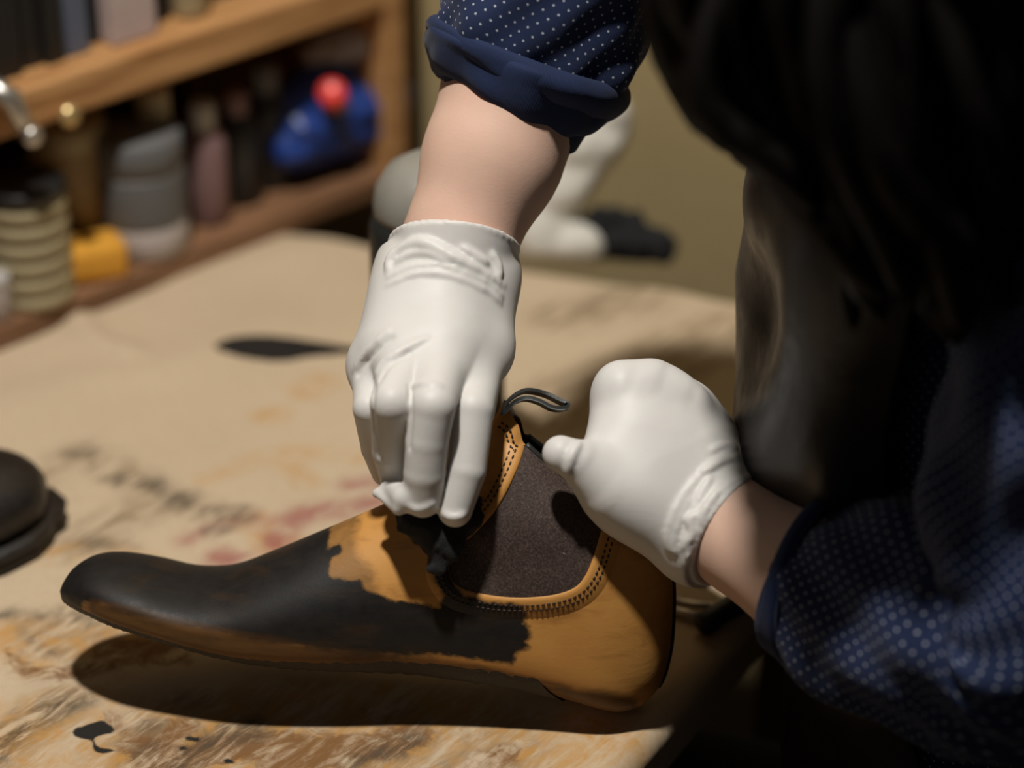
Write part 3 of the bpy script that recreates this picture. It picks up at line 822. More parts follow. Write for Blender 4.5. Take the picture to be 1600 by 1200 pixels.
FING2 = [[H2['im'], J(966, 608, 1.140 + o2, 28), J(960, 690, 1.166 + o2, 25), J(930, 740, 1.160 + o2, 23)],
         [H2['mm'], J(1000, 640, 1.170 + o2, 27), J(965, 720, 1.172 + o2, 25), J(945, 770, 1.165 + o2, 23)],
         [H2['rm'], J(1030, 680, 1.176 + o2, 26), J(985, 750, 1.178 + o2, 24), J(965, 790, 1.170 + o2, 22)],
         [H2['pm'], J(1060, 715, 1.172 + o2, 24), J(1020, 770, 1.176 + o2, 22), J(1000, 800, 1.168 + o2, 20)],
         [J(1062, 825, 1.096 + o2, 50), J(952, 765, 1.086 + o2, 46), J(905, 722, 1.080 + o2, 33), J(876, 709, 1.078 + o2, 27)]]
ARM2 = [J(1125, 814, 1.134, 86), J(1180, 845, 1.124, 88), J(1270, 900, 1.106, 104), J(1330, 925, 1.090, 104), J(1400, 950, 1.074, 100), J(1630, 1000, 1.030, 90)]
ELB1, ELB2 = ARM1[-1][0], ARM2[-1][0]
SH_R, SH_L = Z(.283, 1.085, .33), at(1690, 330, .970)

def build_hand(fl, Hd, fing, extra, grow, kp=0.010):
    palm = fl.new()
    for w, names in (('wl', ('pm', 'rm', 'mm')), ('wr', ('im', 'mm'))):
        for nme in names: fl.cone(Hd[w][0], Hd[nme][0], Hd[w][1] + grow, Hd[nme][1] * 0.98 + grow, palm, kp)
    for (a, b) in (('pm', 'rm'), ('rm', 'mm'), ('mm', 'im'), ('wl', 'wr')):
        fl.cone(Hd[a][0], Hd[b][0], Hd[a][1] * 0.94 + grow, Hd[b][1] * 0.94 + grow, palm, kp)
    for (a, b, k) in extra: fl.cone(a[0], b[0], a[1] + grow, b[1] + grow, palm, k)
    for ch in fing:
        g = fl.new()
        pts = [(p, r + grow) for (p, r) in ch]
        fl.chain(pts, g, 0.0006)
        hh = np.maximum(0.007 - np.abs(g - palm), 0) / 0.007
        fl.f = np.minimum(fl.f, np.minimum(g, palm) - hh * hh * 0.007 * 0.25)
    return palm

def bounds(*chains, m=0.05):
    P = np.array([p for ch in chains for (p, r) in ch]); return P.min(0) - m, P.max(0) + m

# --- glove on the wiping hand
lo, hi = bounds([*H1.values()], *FING1, ARM1[:2], m=0.046)
g1 = Field(lo, hi, 0.0011)
build_hand(g1, H1, FING1, [(J(700, 440, 1.180 + o1, 84), J(685, 500, 1.172 + o1, 66), 0.014), (J(690, 470, 1.178 + o1, 62), J(672, 545, 1.158 + o1, 52), 0.014), (J(640, 470, 1.176 + o1, 56), J(612, 545, 1.160 + o1, 46), 0.012), (J(738, 455, 1.186 + o1, 52), J(748, 530, 1.174 + o1, 44), 0.012),
           (J(648, 560, 1.150 + o1, 42), J(642, 590, 1.138 + o1, 36), 0.010), (J(720, 560, 1.158 + o1, 40), J(712, 590, 1.146 + o1, 30), 0.010)], 0.0006, 0.012)
# loose latex at the fingertips
g1.cone(at(612, 762, 1.146 + o1), at(632, 778, 1.130 + o1), 0.0045, 0.0060, None, 0.004)
g1.cone(at(590, 768, 1.146 + o1), at(626, 742, 1.142 + o1), 0.0010, 0.0022, None, 0.0025)
g1.cone(at(588, 772, 1.146 + o1), at(622, 796, 1.130 + o1), 0.0010, 0.0028, None, 0.0030)
g1.cone(at(588, 771, 1.146 + o1), at(630, 770, 1.140 + o1), 0.0012, 0.0030, None, 0.0030)
for (pix, r) in [([(553, 578), (575, 548), (606, 518)], 0.0012), ([(585, 590), (600, 565), (632, 545), (666, 528)], 0.0014), ([(642, 606), (660, 600), (688, 603)], 0.0005),
                 ([(640, 790), (655, 796), (678, 786)], 0.0005), ([(694, 804), (710, 809), (724, 804)], 0.0005)]:
    g1.ridge(pix, r)
for (pix, r) in [([(560, 585), (582, 556), (612, 528)], 0.0010), ([(592, 598), (608, 572), (640, 552)], 0.0009), ([(640, 604), (643, 640), (640, 700)], 0.0008), ([(585, 600), (583, 660), (592, 712)], 0.0010)]:
    g1.groove(pix, r, 0.002)
# cuff: looser sleeve of latex above the wrist, cut off and edged with a bead
axis1 = ARM1[1][0] - ARM1[0][0]; axis1 /= np.linalg.norm(axis1)
cu = g1.new()
pp_ = J(700, 445, 1.163, 90); qq_ = J(714, 360, 1.166, 103)
g1.cone(pp_[0], qq_[0], pp_[1], qq_[1], cu, 0.0)
ncut = A3([0.06, 0.5, 0.866]) + A3([0, 0.866, -0.5]) * 0.34
g1.cut(at(711, 386, 1.166), ncut, cu)
g1.cut(at(711, 392, 1.166), ncut)
hh = np.maximum(0.002 - np.abs(g1.f - cu), 0) / 0.002
g1.f = np.minimum(g1.f, cu) - hh * hh * 0.002 * 0.25
for (pix, r) in [([(606, 424), (612, 402), (640, 384), (668, 382), (700, 398), (740, 418), (786, 446)], 0.0044), ([(620, 410), (640, 398), (668, 396), (700, 410)], 0.0012),
                 ([(606, 434), (650, 416), (700, 418), (760, 442), (784, 464)], 0.0010), ([(606, 446), (650, 428), (700, 430), (760, 454), (782, 474)], 0.0009), ([(722, 386), (745, 402), (760, 412)], 0.0012), ([(768, 396), (777, 414), (780, 432)], 0.0012)]:
    g1.ridge(pix, r, 0.0026, n=34)
def cuff_bead(fl, c, n, rad, bead, squash=1.0):
    """rolled latex rim round the cuff opening"""
    n = A3(n) / np.linalg.norm(n); e1 = np.cross(n, [0, 0.87, -0.5]); e1 /= np.linalg.norm(e1); e2 = np.cross(n, e1)
    pts = [c + rad * (math.cos(a) * e1 + squash * math.sin(a) * e2) * (1 + 0.02 * math.sin(3 * a + 1)) + n * 0.0012 * math.sin(2 * a) for a in np.linspace(0, 2 * math.pi, 49)]
    for i in range(48): fl.cone(pts[i], pts[i + 1], bead, bead, None, 0.0012)
g1.cut(at(711, 385, 1.166), ncut)
cuff_bead(g1, at(711, 386, 1.166), ncut, 99.5 * 1.166 / F, 0.0012)
P, q = g1.mesh(); P = relax(P, q, 1, 0.4)
gl1 = mesh_obj('glove', P, q, M['glove'], person, inv=pi_); setp(gl1, 'white latex glove on the hand wiping the boot front')

# --- glove on the steadying hand
lo, hi = bounds([*H2.values()], *FING2, ARM2[:2], m=0.034)
g2f = Field(lo, hi, 0.0011)
build_hand(g2f, H2, FING2, [(J(1128, 812, 1.106 + o2, 80), J(1046, 724, 1.112 + o2, 70), 0.02), (J(1046, 724, 1.112 + o2, 70), J(1012, 664, 1.116 + o2, 46), 0.016), (J(1075, 835, 1.096 + o2, 54), J(985, 770, 1.094 + o2, 56), 0.016),
                            (J(935, 722, 1.088 + o2, 30), J(982, 648, 1.106 + o2, 38), 0.012), (J(990, 770, 1.096 + o2, 58), J(1000, 690, 1.104 + o2, 58), 0.018), (J(1120, 790, 1.112 + o2, 66), J(1088, 708, 1.124 + o2, 48), 0.016)], 0.0006, 0.012)
for (pix, r) in [([(905, 692), (892, 715), (886, 742)], 0.0014), ([(1046, 862), (1044, 830), (1066, 778), (1108, 730), (1146, 702)], 0.0012), ([(1056, 866), (1054, 838), (1074, 788), (1114, 742)], 0.0008),
                 ([(1112, 704), (1135, 696), (1148, 700)], 0.0010), ([(1098, 738), (1130, 720), (1156, 716)], 0.0008)]:
    g2f.ridge(pix, r, 0.0028, n=30)
for (px_, py_, r_) in ((972, 598, 0.0085), (1022, 594, 0.0085), (1068, 620, 0.0080)):
    p_ = g2f.hit(px_, py_)
    if p_ is not None: g2f.cone(p_ + A3([0, 0.0070, -0.0045]), p_ + A3([0.004, 0.0062, -0.0062]), r_, r_ * 0.9, None, 0.010)
axis2 = ARM2[1][0] - ARM2[0][0]; axis2 /= np.linalg.norm(axis2)
cu = g2f.new()
pp_ = J(1105, 800, 1.138, 90); qq_ = J(1160, 834, 1.128, 100)
g2f.cone(pp_[0], qq_[0], pp_[1], qq_[1], cu, 0.0)
g2f.cut(at(1142, 826, 1.131), axis2, cu); g2f.cut(at(1138, 824, 1.131), axis2)
hh = np.maximum(0.003 - np.abs(g2f.f - cu), 0) / 0.003
g2f.f = np.minimum(g2f.f, cu) - hh * hh * 0.003 * 0.25
for (pix, r) in [([(1176, 744), (1140, 756), (1105, 790), (1080, 840), (1074, 880)], 0.0012), ([(1110, 745), (1088, 790), (1066, 848)], 0.0010), ([(1066, 858), (1082, 832), (1078, 812), (1092, 802)], 0.0014), ([(1120, 770), (1100, 800), (1092, 830)], 0.0010)]:
    g2f.ridge(pix, r, 0.0026, n=34)
g2f.cut(at(1143, 827, 1.131), axis2)
cuff_bead(g2f, at(1143, 827, 1.131), axis2, 96 * 1.131 / F, 0.0012)
P, q = g2f.mesh(); P = relax(P, q, 1, 0.4)
gl2 = mesh_obj('glove', P, q, M['glove'], person, inv=pi_); setp(gl2, 'white latex glove on the hand gripping the boot shaft')

# --- body, one continuous surface
HEAD = Z(.185, .905, .42)
bf = Field((-0.30, 0.66, -0.005), (0.50, 1.36, TZ + 0.58), 0.0042)
TORSO = [(-.30, .245, .990, .075, .120), (-.15, .245, .995, .072, .120), (-.05, .239, 1.002, .070, .120), (.01, .236, 1.010, .072, .120), (.08, .220, 1.040, .080, .125), (.18, .217, 1.056, .085, .130), (.28, .227, 1.050, .085, .132), (.34, .235, 1.040, .075, .130), (.375, .237, 1.030, .058, .100), (.395, .237, 1.022, .043, .058)]
for i in range(len(TORSO) - 2):
    a, b = TORSO[i], TORSO[i + 1]
    for s in (-1, 0, 1):
        k = 0.50 * s
        bf.cone(Z(a[1], a[2], a[0]) + LD * k * a[4], Z(b[1], b[2], b[0]) + LD * k * b[4], a[3] * 0.60, b[3] * 0.60, None, 0.02)
bf.cone(Z(.236, 1.03, .36), HEAD + A3([.03, .01, -.03]), 0.050, 0.048, None, 0.02)
HF = FD * 0.75 + A3([0, 0, -0.66]); HF /= np.linalg.norm(HF); HU = np.cross(LD, HF); HU = HU if HU[2] > 0 else -HU
bf.cone(HEAD - HF * 0.012 + HU * 0.022, HEAD - HF * 0.006 + HU * 0.012, 0.083, 0.083, None, 0.02)
bf.cone(HEAD + HF * 0.022 - HU * 0.045, HEAD + HF * 0.020 - HU * 0.02, 0.052, 0.066, None, 0.02)
bf.cone(HEAD + HF * 0.078 + HU * 0.010, HEAD + HF * 0.098 - HU * 0.022, 0.008, 0.011, None, 0.006)       # nose
bf.cone(HEAD + HF * 0.060 - HU * 0.058, HEAD + HF * 0.058 - HU * 0.058, 0.014, 0.014, None, 0.01)         # chin
for s in (-1, 1):
    bf.cone(HEAD + HF * 0.068 + HU * 0.030 + LD * s * 0.012, HEAD + HF * 0.058 + HU * 0.028 + LD * s * 0.045, 0.010, 0.008, None, 0.008)   # brow
    bf.cone(HEAD + HF * 0.066 + HU * 0.008 + LD * s * 0.031, HEAD + HF * 0.067 + HU * 0.008 + LD * s * 0.030, 0.011, 0.011, None, 0.003)     # eye
    bf.cone(HEAD - HF * 0.005 + HU * 0.015 + LD * s * 0.080, HEAD - HF * 0.002 - HU * 0.020 + LD * s * 0.077, 0.014, 0.009, None, 0.005)     # ear
    bf.cone(HEAD + HF * 0.076 - HU * 0.036 + LD * s * 0.002, HEAD + HF * 0.070 - HU * 0.036 + LD * s * 0.018, 0.007, 0.004, None, 0.004)     # mouth
for chn, sh, k in ((ARM1, SH_R, 0.012), (ARM2, SH_L, 0.012)):
    bf.chain([(p, r) for (p, r) in chn], None, 0.012); e_ = chn[-1]
    bf.cone(e_[0], sh, min(e_[1], 0.026), 0.029, None, 0.008); bf.cone(sh, Z(.234, 1.04, .31) * 0.6 + sh * 0.4, 0.028, 0.028, None, 0.015)
for Hd, fing in ((H1, FING1), (H2, FING2)):
    for w, names in (('wl', ('pm', 'rm', 'mm')), ('wr', ('im', 'mm'))):
        for nme in names: bf.cone(Hd[w][0], Hd[nme][0], Hd[w][1] - 0.0030, Hd[nme][1] - 0.0030, None, 0.004)
    for ch in fing: bf.chain([(p, max(r - 0.0030, 0.0045)) for (p, r) in ch], None, 0.003)
HIPS = [Z(.245, .95, -.22) + LD * s * 0.075 for s in (1, -1)]; KNEE = [h + FD * 0.40 + A3([0, 0, 0.03]) for h in HIPS]; ANK = [A3([k[0] + 0.02, k[1], 0.075]) for k in KNEE]
for h_, k_, a_ in zip(HIPS, KNEE, ANK):
    bf.chain([(h_, 0.068), (k_, 0.050), (a_, 0.034)], None, 0.02); bf.cone(a_ - A3([0, 0, 0.03]), a_ - A3([0, 0, 0.04]) + FD * 0.12, 0.032, 0.026, None, 0.02)
P, q = bf.mesh(); P = relax(P, q, 2, 0.5)
mesh_obj('body', P, q, M['skin'], person, inv=pi_)
# trousers and shoes, out of sight under the table
tf = Field((-0.30, 0.70, 0.0), (0.50, 1.36, TZ + 0.02), 0.008)
for h_, k_, a_ in zip(HIPS, KNEE, ANK): tf.chain([(h_, 0.080), (k_, 0.062), (a_ + A3([0, 0, .03]), 0.050)], None, 0.02)
tf.cone(HIPS[0], HIPS[1], 0.09, 0.09, None, 0.03); tf.cone(Z(.245, .95, -.22), Z(.228, .955, -.12), 0.115, 0.10, None, 0.03)
P, q = tf.mesh(); mesh_obj('trousers', P, q, M['trouser'], person, inv=pi_)
for a_ in ANK:
    sf = Field(a_ - A3([0.25, 0.15, 0.08]), a_ + A3([0.1, 0.2, 0.06]), 0.006)
    sf.cone(a_ - A3([0, 0, 0.032]), a_ - A3([0, 0, 0.036]) + FD * 0.14, 0.042, 0.038, None, 0.01); sf.cone(a_, a_ - A3([0, 0, 0.03]), 0.042, 0.042, None, 0.01)
    sf.cut((0, 0, 0.001), (0, 0, -1)); P, q = sf.mesh(); mesh_obj('shoe', P, q, M['boot_dark'], person, inv=pi_)

# --- shirt body and sleeves
def torso_ring(z, psi, grow):
    T_ = np.array(TORSO); c = [np.interp(z, T_[:, 0], T_[:, k]) for k in (1, 2, 3, 4)]
    return Z(c[0], c[1], z) + FD * (c[2] + grow) * math.cos(psi) + LD * (c[3] + grow) * math.sin(psi)
def grid_obj(name, Gd, mat, parent, closed, uv=None, thick=None, inv=None):
    a, b = Gd.shape[:2]; i = np.arange(a * b).reshape(a, b); j = np.roll(i, -1, 1)
    if closed: f = np.stack([i[:-1], j[:-1], j[1:], i[1:]], -1).reshape(-1, 4)
    else: f = np.stack([i[:-1, :-1], i[:-1, 1:], i[1:, 1:], i[1:, :-1]], -1).reshape(-1, 4)
    o = mesh_obj(name, Gd.reshape(-1, 3), f, mat, parent, uvs=None if uv is None else uv.reshape(-1, 2), inv=inv)
    if thick:
        md = o.modifiers.new('thick', 'SOLIDIFY'); md.thickness = thick; md.offset = -1
    return o
zs = np.linspace(-.22, .395, 120); ps = np.linspace(0, 2 * np.pi, 160, endpoint=False)
Gd = np.array([[torso_ring(z, p, 0.001) for p in ps] for z in zs])
nz = hash_noise(Gd.reshape(-1, 3), 22, 5).reshape(Gd.shape[:2]); out = Gd - Gd.mean(1, keepdims=True); out /= np.linalg.norm(out, axis=2, keepdims=True)
Gd = Gd + out * (nz * 0.004)[..., None]
uvt = np.stack(np.broadcast_arrays(ps[None] * 0.115, zs[:, None]), -1)
shirt = grid_obj('shirt', Gd, M['shirt'], person, True, uvt, inv=pi_)

def sleeve(name, axis, radii, mat, rim=None, folds=None, n=140, m=180, squash=0.9, ref=(1, 0, 0), parent=None, thick=0.0012):
    P = catmull(np.array(axis), n); R = catmull(np.array(radii, float)[:, None], n)[:, 0]
    T = np.gradient(P, axis=0); L = np.concatenate([[0], np.cumsum(np.linalg.norm(np.diff(P, axis=0), axis=1))])
    T /= np.linalg.norm(T, axis=1)[:, None]
    th = np.linspace(0, 2 * np.pi, m, endpoint=False); G_ = np.zeros((n, m, 3)); U = np.zeros((n, m, 2))
    view = A3([0, -C30, S30])
    for i in range(n):
        e2 = view - T[i] * (view @ T[i]); e2 /= np.linalg.norm(e2); e1 = np.cross(T[i], e2)
        if e1 @ A3(ref) < 0: e1 = -e1
        r = np.full(m, R[i])
        if folds is not None: r = r + folds(L[i], th)
        base = P[i][None] + (np.cos(th) * r)[:, None] * e1 + (np.sin(th) * r * squash)[:, None] * e2
        if rim is not None: base = base + (rim(th) * max(0, 1 - i / (n * 0.6)) )[:, None] * T[i][None]
        G_[i] = base; U[i, :, 0] = th * 0.048; U[i, :, 1] = L[i]
    return grid_obj(name, G_, mat, parent if parent is not None else person, True, U, thick, inv=pi_)
px2m = 1.14 / F; px2s = 1.195 / F
def A1(s_px, d_off=0.0):
    """point on the first arm's axis, s pixels above the reference point"""
    return at(812 + 0.344 * s_px, 128 - 0.939 * s_px, 1.178 - 0.00007 * s_px + d_off)
f1 = lambda L, th: 0.0022 * np.sin(3 * th + 60 * L) + 0.0016 * np.sin(7 * th - 95 * L + 1) + 0.0011 * np.sin(11 * th + 150 * L)
up_ax = [A1(0), A1(25), A1(60), A1(120), A1(200), A1(310), ELB1 + A3([0, 0, 0.01]), (ELB1 + SH_R) / 2, SH_R, SH_R * 0.5 + Z(.234, 1.04, .30) * 0.5]
upper = sleeve('sleeve', up_ax, [x * px2s for x in (128, 140, 152, 158, 160, 158, 150, 150, 165, 180)], M['shirt'], None, f1, n=200, parent=shirt, squash=0.92)
# turned-back cuff: outer band, a rumpled upper fold, and the layer hanging beneath
nz1 = lambda L, th, a, sd: a * hash_noise(np.column_stack([np.cos(th) * 2.6, np.sin(th) * 2.6, np.full_like(th, L * 90)]), 1.0, sd)
def rim_outer(th): return (np.cos(th) * -4 - 7 * np.sin(2 * th) + 5 * np.sin(3 * th + 1)) * px2s
f2 = lambda L, th: nz1(L, th, 0.0030, 31) + 0.0010 * np.sin(5 * th + 70 * L) + 0.0006 * np.sin(11 * th - 160 * L)
sleeve('cuff_fold', [A1(-36), A1(-28), A1(-14), A1(6), A1(24), A1(36), A1(40), A1(34), A1(18)], [x * px2s for x in (120, 132, 142, 152, 158, 159, 153, 147, 142)], M['shirt_plain'], rim_outer, f2, n=100, parent=shirt, squash=0.94)
sleeve('cuff_fold', [A1(2), A1(8), A1(20), A1(34), A1(46), A1(50), A1(44)], [x * px2s for x in (140, 150, 157, 160, 158, 152, 146)], M['shirt_plain'], lambda th: (20 * np.cos(th - 2.7) + 2 + 5 * np.sin(3 * th)) * px2s, lambda L, th: nz1(L, th, 0.0032, 33), n=70, parent=shirt, squash=0.95)
def rim_inner(th): return -(40 * np.clip(np.cos(th - 0.55), 0, 1) ** 2 + 2) * px2s
sleeve('cuff_lining', [A1(-30), A1(-20), A1(4), A1(30)], [x * px2s for x in (119, 125, 131, 135)], M['shirt_plain'], rim_inner, lambda L, th: nz1(L, th, 0.0015, 35), n=50, parent=shirt, squash=0.93)

def A2(t, dd=0.0):
    K = np.array([(1235, 880, 1.112), (1275, 903, 1.104), (1400, 950, 1.072), (1520, 985, 1.048), (1620, 1000, 1.032)])
    return at(*[np.interp(t, [0, .12, .5, .8, 1], K[:, k]) for k in range(3)])
f3 = lambda L, th: 0.0030 * np.sin(2 * th + 45 * L) + 0.0026 * np.sin(4 * th - 70 * L + 2) + 0.0014 * np.sin(9 * th + 100 * L)
ax2 = [A2(.10), A2(.16), A2(.26), A2(.40), A2(.58), A2(.76), A2(.93), ELB2 * 0.88 + SH_L * 0.12, ELB2 * 0.68 + SH_L * 0.32, ELB2 * 0.4 + SH_L * 0.6, ELB2 * 0.15 + SH_L * 0.85, SH_L, SH_L * 0.55 + Z(.234, 1.04, .29) * 0.45]
sleeve('sleeve', ax2, [x * px2m for x in (112, 124, 142, 155, 168, 178, 180, 175, 172, 170, 172, 175, 180)], M['shirt'], None, f3, n=220, ref=(0.5, 0, -.86), parent=shirt, squash=0.9)
sleeve('cuff_fold', [A2(.115), A2(.085), A2(.075), A2(.085), A2(.12), A2(.165), A2(.18), A2(.165)], [x * px2m for x in (106, 108, 116, 124, 131, 135, 131, 126)], M['shirt_plain'], None, lambda L, th: 0.0008 * np.sin(3 * th), n=70, ref=(0.5, 0, -.86), parent=shirt, squash=0.93)

# --- leather apron hung over the shirt front
az = np.linspace(-.24, .30, 150); aps = np.linspace(math.radians(-88), math.radians(90), 150)
Ga = np.array([[torso_ring(z, p, 0.020) for p in aps] for z in az])
outw = np.array([[FD * math.cos(p) + LD * math.sin(p) for p in aps] for z in az])
zz, pp = np.meshgrid(az, np.degrees(aps), indexing='ij')
def bulge(z0, p0, sz, sp, h, tilt=0.0):
    return h * np.exp(-(((zz - z0) - tilt * (pp - p0) / 100) / sz) ** 2 - ((pp - p0) / sp) ** 2)
disp = bulge(.20, 42, .035, 18, -.014) + bulge(.135, 56, .030, 22, .015, .10) + bulge(.225, 60, .05, 14, .010) + bulge(.15, 78, .06, 9, .010) + bulge(.07, 50, .02, 30, -.010) + bulge(.24, 30, .03, 14, .006) + bulge(-.05, 40, .05, 14, .008) + bulge(-.12, 60, .06, 10, -.008)
disp += 0.003 * hash_noise(Ga.reshape(-1, 3), 16, 9).reshape(disp.shape)
Ga = Ga + outw * disp[..., None]
grid_obj('apron', Ga, M['apron'], person, False, np.stack([pp * 0.002, zz], -1), 0.0035, inv=pi_)
# --- hair: long locks falling forward from the head
hr = MB(); rng = random.Random(7); nr = np.random.default_rng(7)
ends = [(1052, 60), (1075, 120), (1098, 165), (1125, 195), (1165, 218), (1210, 240), (1260, 300), (1310, 380), (1370, 425), (1430, 440), (1500, 455), (1570, 470), (1640, 480), (1720, 470)]
def lock(i, n, rad, jit, dmin=0.93, dmax=1.03, spread=26):
    t = rng.random(); ex, ey = [np.interp(t * (len(ends) - 1), range(len(ends)), [e_[k] for e_ in ends]) for k in (0, 1)]
    ex += rng.gauss(0, spread); ey += rng.gauss(-45, 30) if ex < 1250 else rng.gauss(-60, 50)
    d = rng.uniform(dmin, dmax)
    end = at(ex, ey, d)
    th = rng.uniform(-1, 1) * 1.9; ph = rng.uniform(0.15, 0.9)
    root_dir = HU * 0.75 + (LD * math.cos(th) + HF * math.sin(th)) * ph; root_dir /= np.linalg.norm(root_dir)
    root = HEAD + HU * 0.02 - HF * 0.01 + root_dir * rng.uniform(0.086, 0.100)
    midd = end * 0.5 + root * 0.5; outv = midd - HEAD; outv /= np.linalg.norm(outv)
    midp = midd + outv * rng.uniform(0.015, 0.05) + nr.normal(0, 0.006, 3)
    q = end * 0.8 + midp * 0.2 + nr.normal(0, 0.005, 3) + A3([0, 0, -0.004])
    pts = catmull(np.array([root, midp, q, end + A3([rng.gauss(0, .004), 0, -.01])]), n)
    for k_ in range(len(pts)):      # keep the curtain of hair clear of the working arm
        dd = pts[k_][1] * C30 - (pts[k_][2] - TZ - H) * S30; x_ = 800 + F * pts[k_][0] / dd; y_ = 600 - F * (pts[k_][1] * S30 + (pts[k_][2] - TZ - H) * C30) / dd
        lim = np.interp(y_, [-300, 0, 60, 130, 180, 215, 240, 300, 400], [1060, 1036, 1046, 1078, 1105, 1150, 1200, 1262, 1330])
        if x_ < lim: pts[k_][0] += (lim - x_) * dd / F
    tt = np.linspace(0, 1, n); hr.tube(pts, rad * (0.35 + 0.65 * np.sin(np.pi * np.clip(tt * 0.85 + 0.12, 0, 1))) * np.where(tt > 0.97, 0.3, 1), 6)
for i in range(420): lock(i, 16, rng.uniform(0.005, 0.011), 0)
for i in range(500): lock(i, 16, rng.uniform(0.0006, 0.0012), 0, spread=40)
for (pix, r) in [([(1075, -60), (1066, 40), (1082, 120), (1112, 175), (1160, 210)], .0016), ([(1100, -60), (1080, 60), (1092, 140), (1130, 190), (1190, 225)], .0018), ([(1120, -60), (1105, 70), (1118, 150), (1160, 205)], .0022)]:
    hr.tube(catmull(np.array([at(x, y, 0.955) for (x, y) in pix]), 24), r, 6)
# skull cap of hair
cap = Field(HEAD - 0.16, HEAD + 0.16, 0.005)
cap.cone(HEAD - HF * 0.016 + HU * 0.026, HEAD - HF * 0.02 + HU * 0.014, 0.093, 0.095, None, 0.01); cap.cone(HEAD - HF * 0.03 - HU * 0.01, HEAD - HF * 0.03 - HU * 0.06, 0.085, 0.07, None, 0.01)
cap.cut(HEAD + HF * 0.055, HF + HU * -0.5)
P, q = cap.mesh(); hr.add(P, q.tolist())
hair = hr.build('hair', M['hair'], person, inv=pi_); hair['kind'] = 'stuff'

# stool carrying the person
stool = setp(empty('stool', (0.25, 0.95, 0.0)), 'wooden stool under the person in the apron', 'stool')
b = MB(); b.lathe([(0.155, 0.44), (0.165, 0.445), (0.165, 0.462), (0.155, 0.468), (0.05, 0.464)], (0, 0, 0), 40); b.build('seat', M['wood_leg'], stool)
for k in range(4):
    a = math.pi / 4 + k * math.pi / 2; b = MB(); c, s = math.cos(a), math.sin(a)
    b.tube([(0.11 * c, 0.11 * s, 0.45), (0.15 * c, 0.15 * s, 0.0)], [0.016, 0.013], 12); b.build('leg', M['wood_leg'], stool)

# ------------------------------------------------------------------ rag in the fingers
rg = Field(at(690, 815, 1.10) - 0.045, at(690, 815, 1.10) + 0.045, 0.0012)
DR = 1.122
for (a, b, ra, rb) in [((640, 812), (690, 828), 22, 26), ((690, 828), (735, 812), 26, 18), ((668, 845), (702, 850), 18, 22), ((690, 860), (684, 885), 20, 14), ((655, 800), (650, 825), 16, 12), ((735, 800), (750, 780), 12, 8)]:
    rg.cone(at(*a, DR), at(*b, DR), ra * px2m, rb * px2m, None, 0.003)
Xg = np.stack(np.meshgrid(*rg.ax, indexing='ij'), -1).reshape(-1, 3)
rg.f += (0.0016 * hash_noise(Xg, 140, 2) + 0.0009 * hash_noise(Xg, 320, 3)).reshape(rg.f.shape).astype(np.float32)
P, q = rg.mesh(); rag = mesh_obj('dye_rag', P, q, M['rag']); setp(rag, 'crumpled black dye rag pinched in the gloved fingers on the boot', 'rag')

# ------------------------------------------------------------------ things on the table
bp = ground(688, 736); bot = setp(empty('bottle', (bp[0], bp[1], TZ)), 'dark grey plastic bottle standing behind the wiping hand', 'bottle')
M['bottle'] = plain('dark_grey_plastic', (0.018, 0.021, 0.021), 0.32, 0.2, 20, 0.05)
b = MB(); b.lathe([(0.030, 0.0), (0.036, 0.002), (0.037, 0.006), (0.0365, 0.08), (0.036, 0.155), (0.034, 0.162), (0.031, 0.165)], n=48); b.build('bottle_body', M['bottle'], bot)
b = MB(); b.lathe([(0.033, 0.1645), (0.0335, 0.168), (0.032, 0.178), (0.026, 0.188), (0.016, 0.194), (0.005, 0.196)], n=40); b.build('cap', plain('pale_cap', (0.24, 0.23, 0.20), 0.45), bot)

# wire tool with black handle
tool = setp(empty('hand_tool', ground(1100, 960)), 'two-pronged steel tool with black handle beside the boot heel', 'tool'); ti2 = parent_inv(tool)
for (a, b_) in (((1030, 936), (1130, 952)), ((1030, 946), (1105, 968))):
    m_ = MB(); m_.tube([ground(*a, .003), ground(*b_, .004)], 0.0022, 10); m_.build('prong', M['steel'], tool, inv=ti2)
m_ = MB(); m_.tube([ground(1092, 980, .006), ground(1098, 976, .007), ground(1125, 957, .007), ground(1150, 943, .007), ground(1190, 920, .006)], [0.003, 0.0062, 0.0055, 0.0065, 0.005], 14); m_.build('handle', M['handle_black'], tool, inv=ti2)

# crumpled white cloth and dark bundle at the far edge
def lump(name, prims, mat, label, cat, amp, sc, seed, h=0.003):
    P = np.array([p for pr in prims for p in pr[:2]]); r = max(max(pr[2:4]) for pr in prims)
    fl = Field(P.min(0) - r - 0.02, P.max(0) + r + 0.02, h)
    for pr in prims: fl.cone(pr[0], pr[1], pr[2], pr[3], None, 0.008)
    X = np.stack(np.meshgrid(*fl.ax, indexing='ij'), -1).reshape(-1, 3)
    fl.f += (amp * (1 - 2 * np.abs(hash_noise(X, sc, seed))) + amp * 0.4 * hash_noise(X, sc * 2.3, seed + 1)).reshape(fl.f.shape).astype(np.float32)
    fl.cut((0, 0, TZ + 0.0005), (0, 0, -1))
    P, q = fl.mesh(); P = relax(P, q, 1); o = mesh_obj(name, P, q, mat); return setp(o, label, cat)
M['white_cloth'] = plain('white_cotton', (0.62, 0.60, 0.54), 0.85, 0.08, 30, 0.3)
g0 = ground(835, 404)
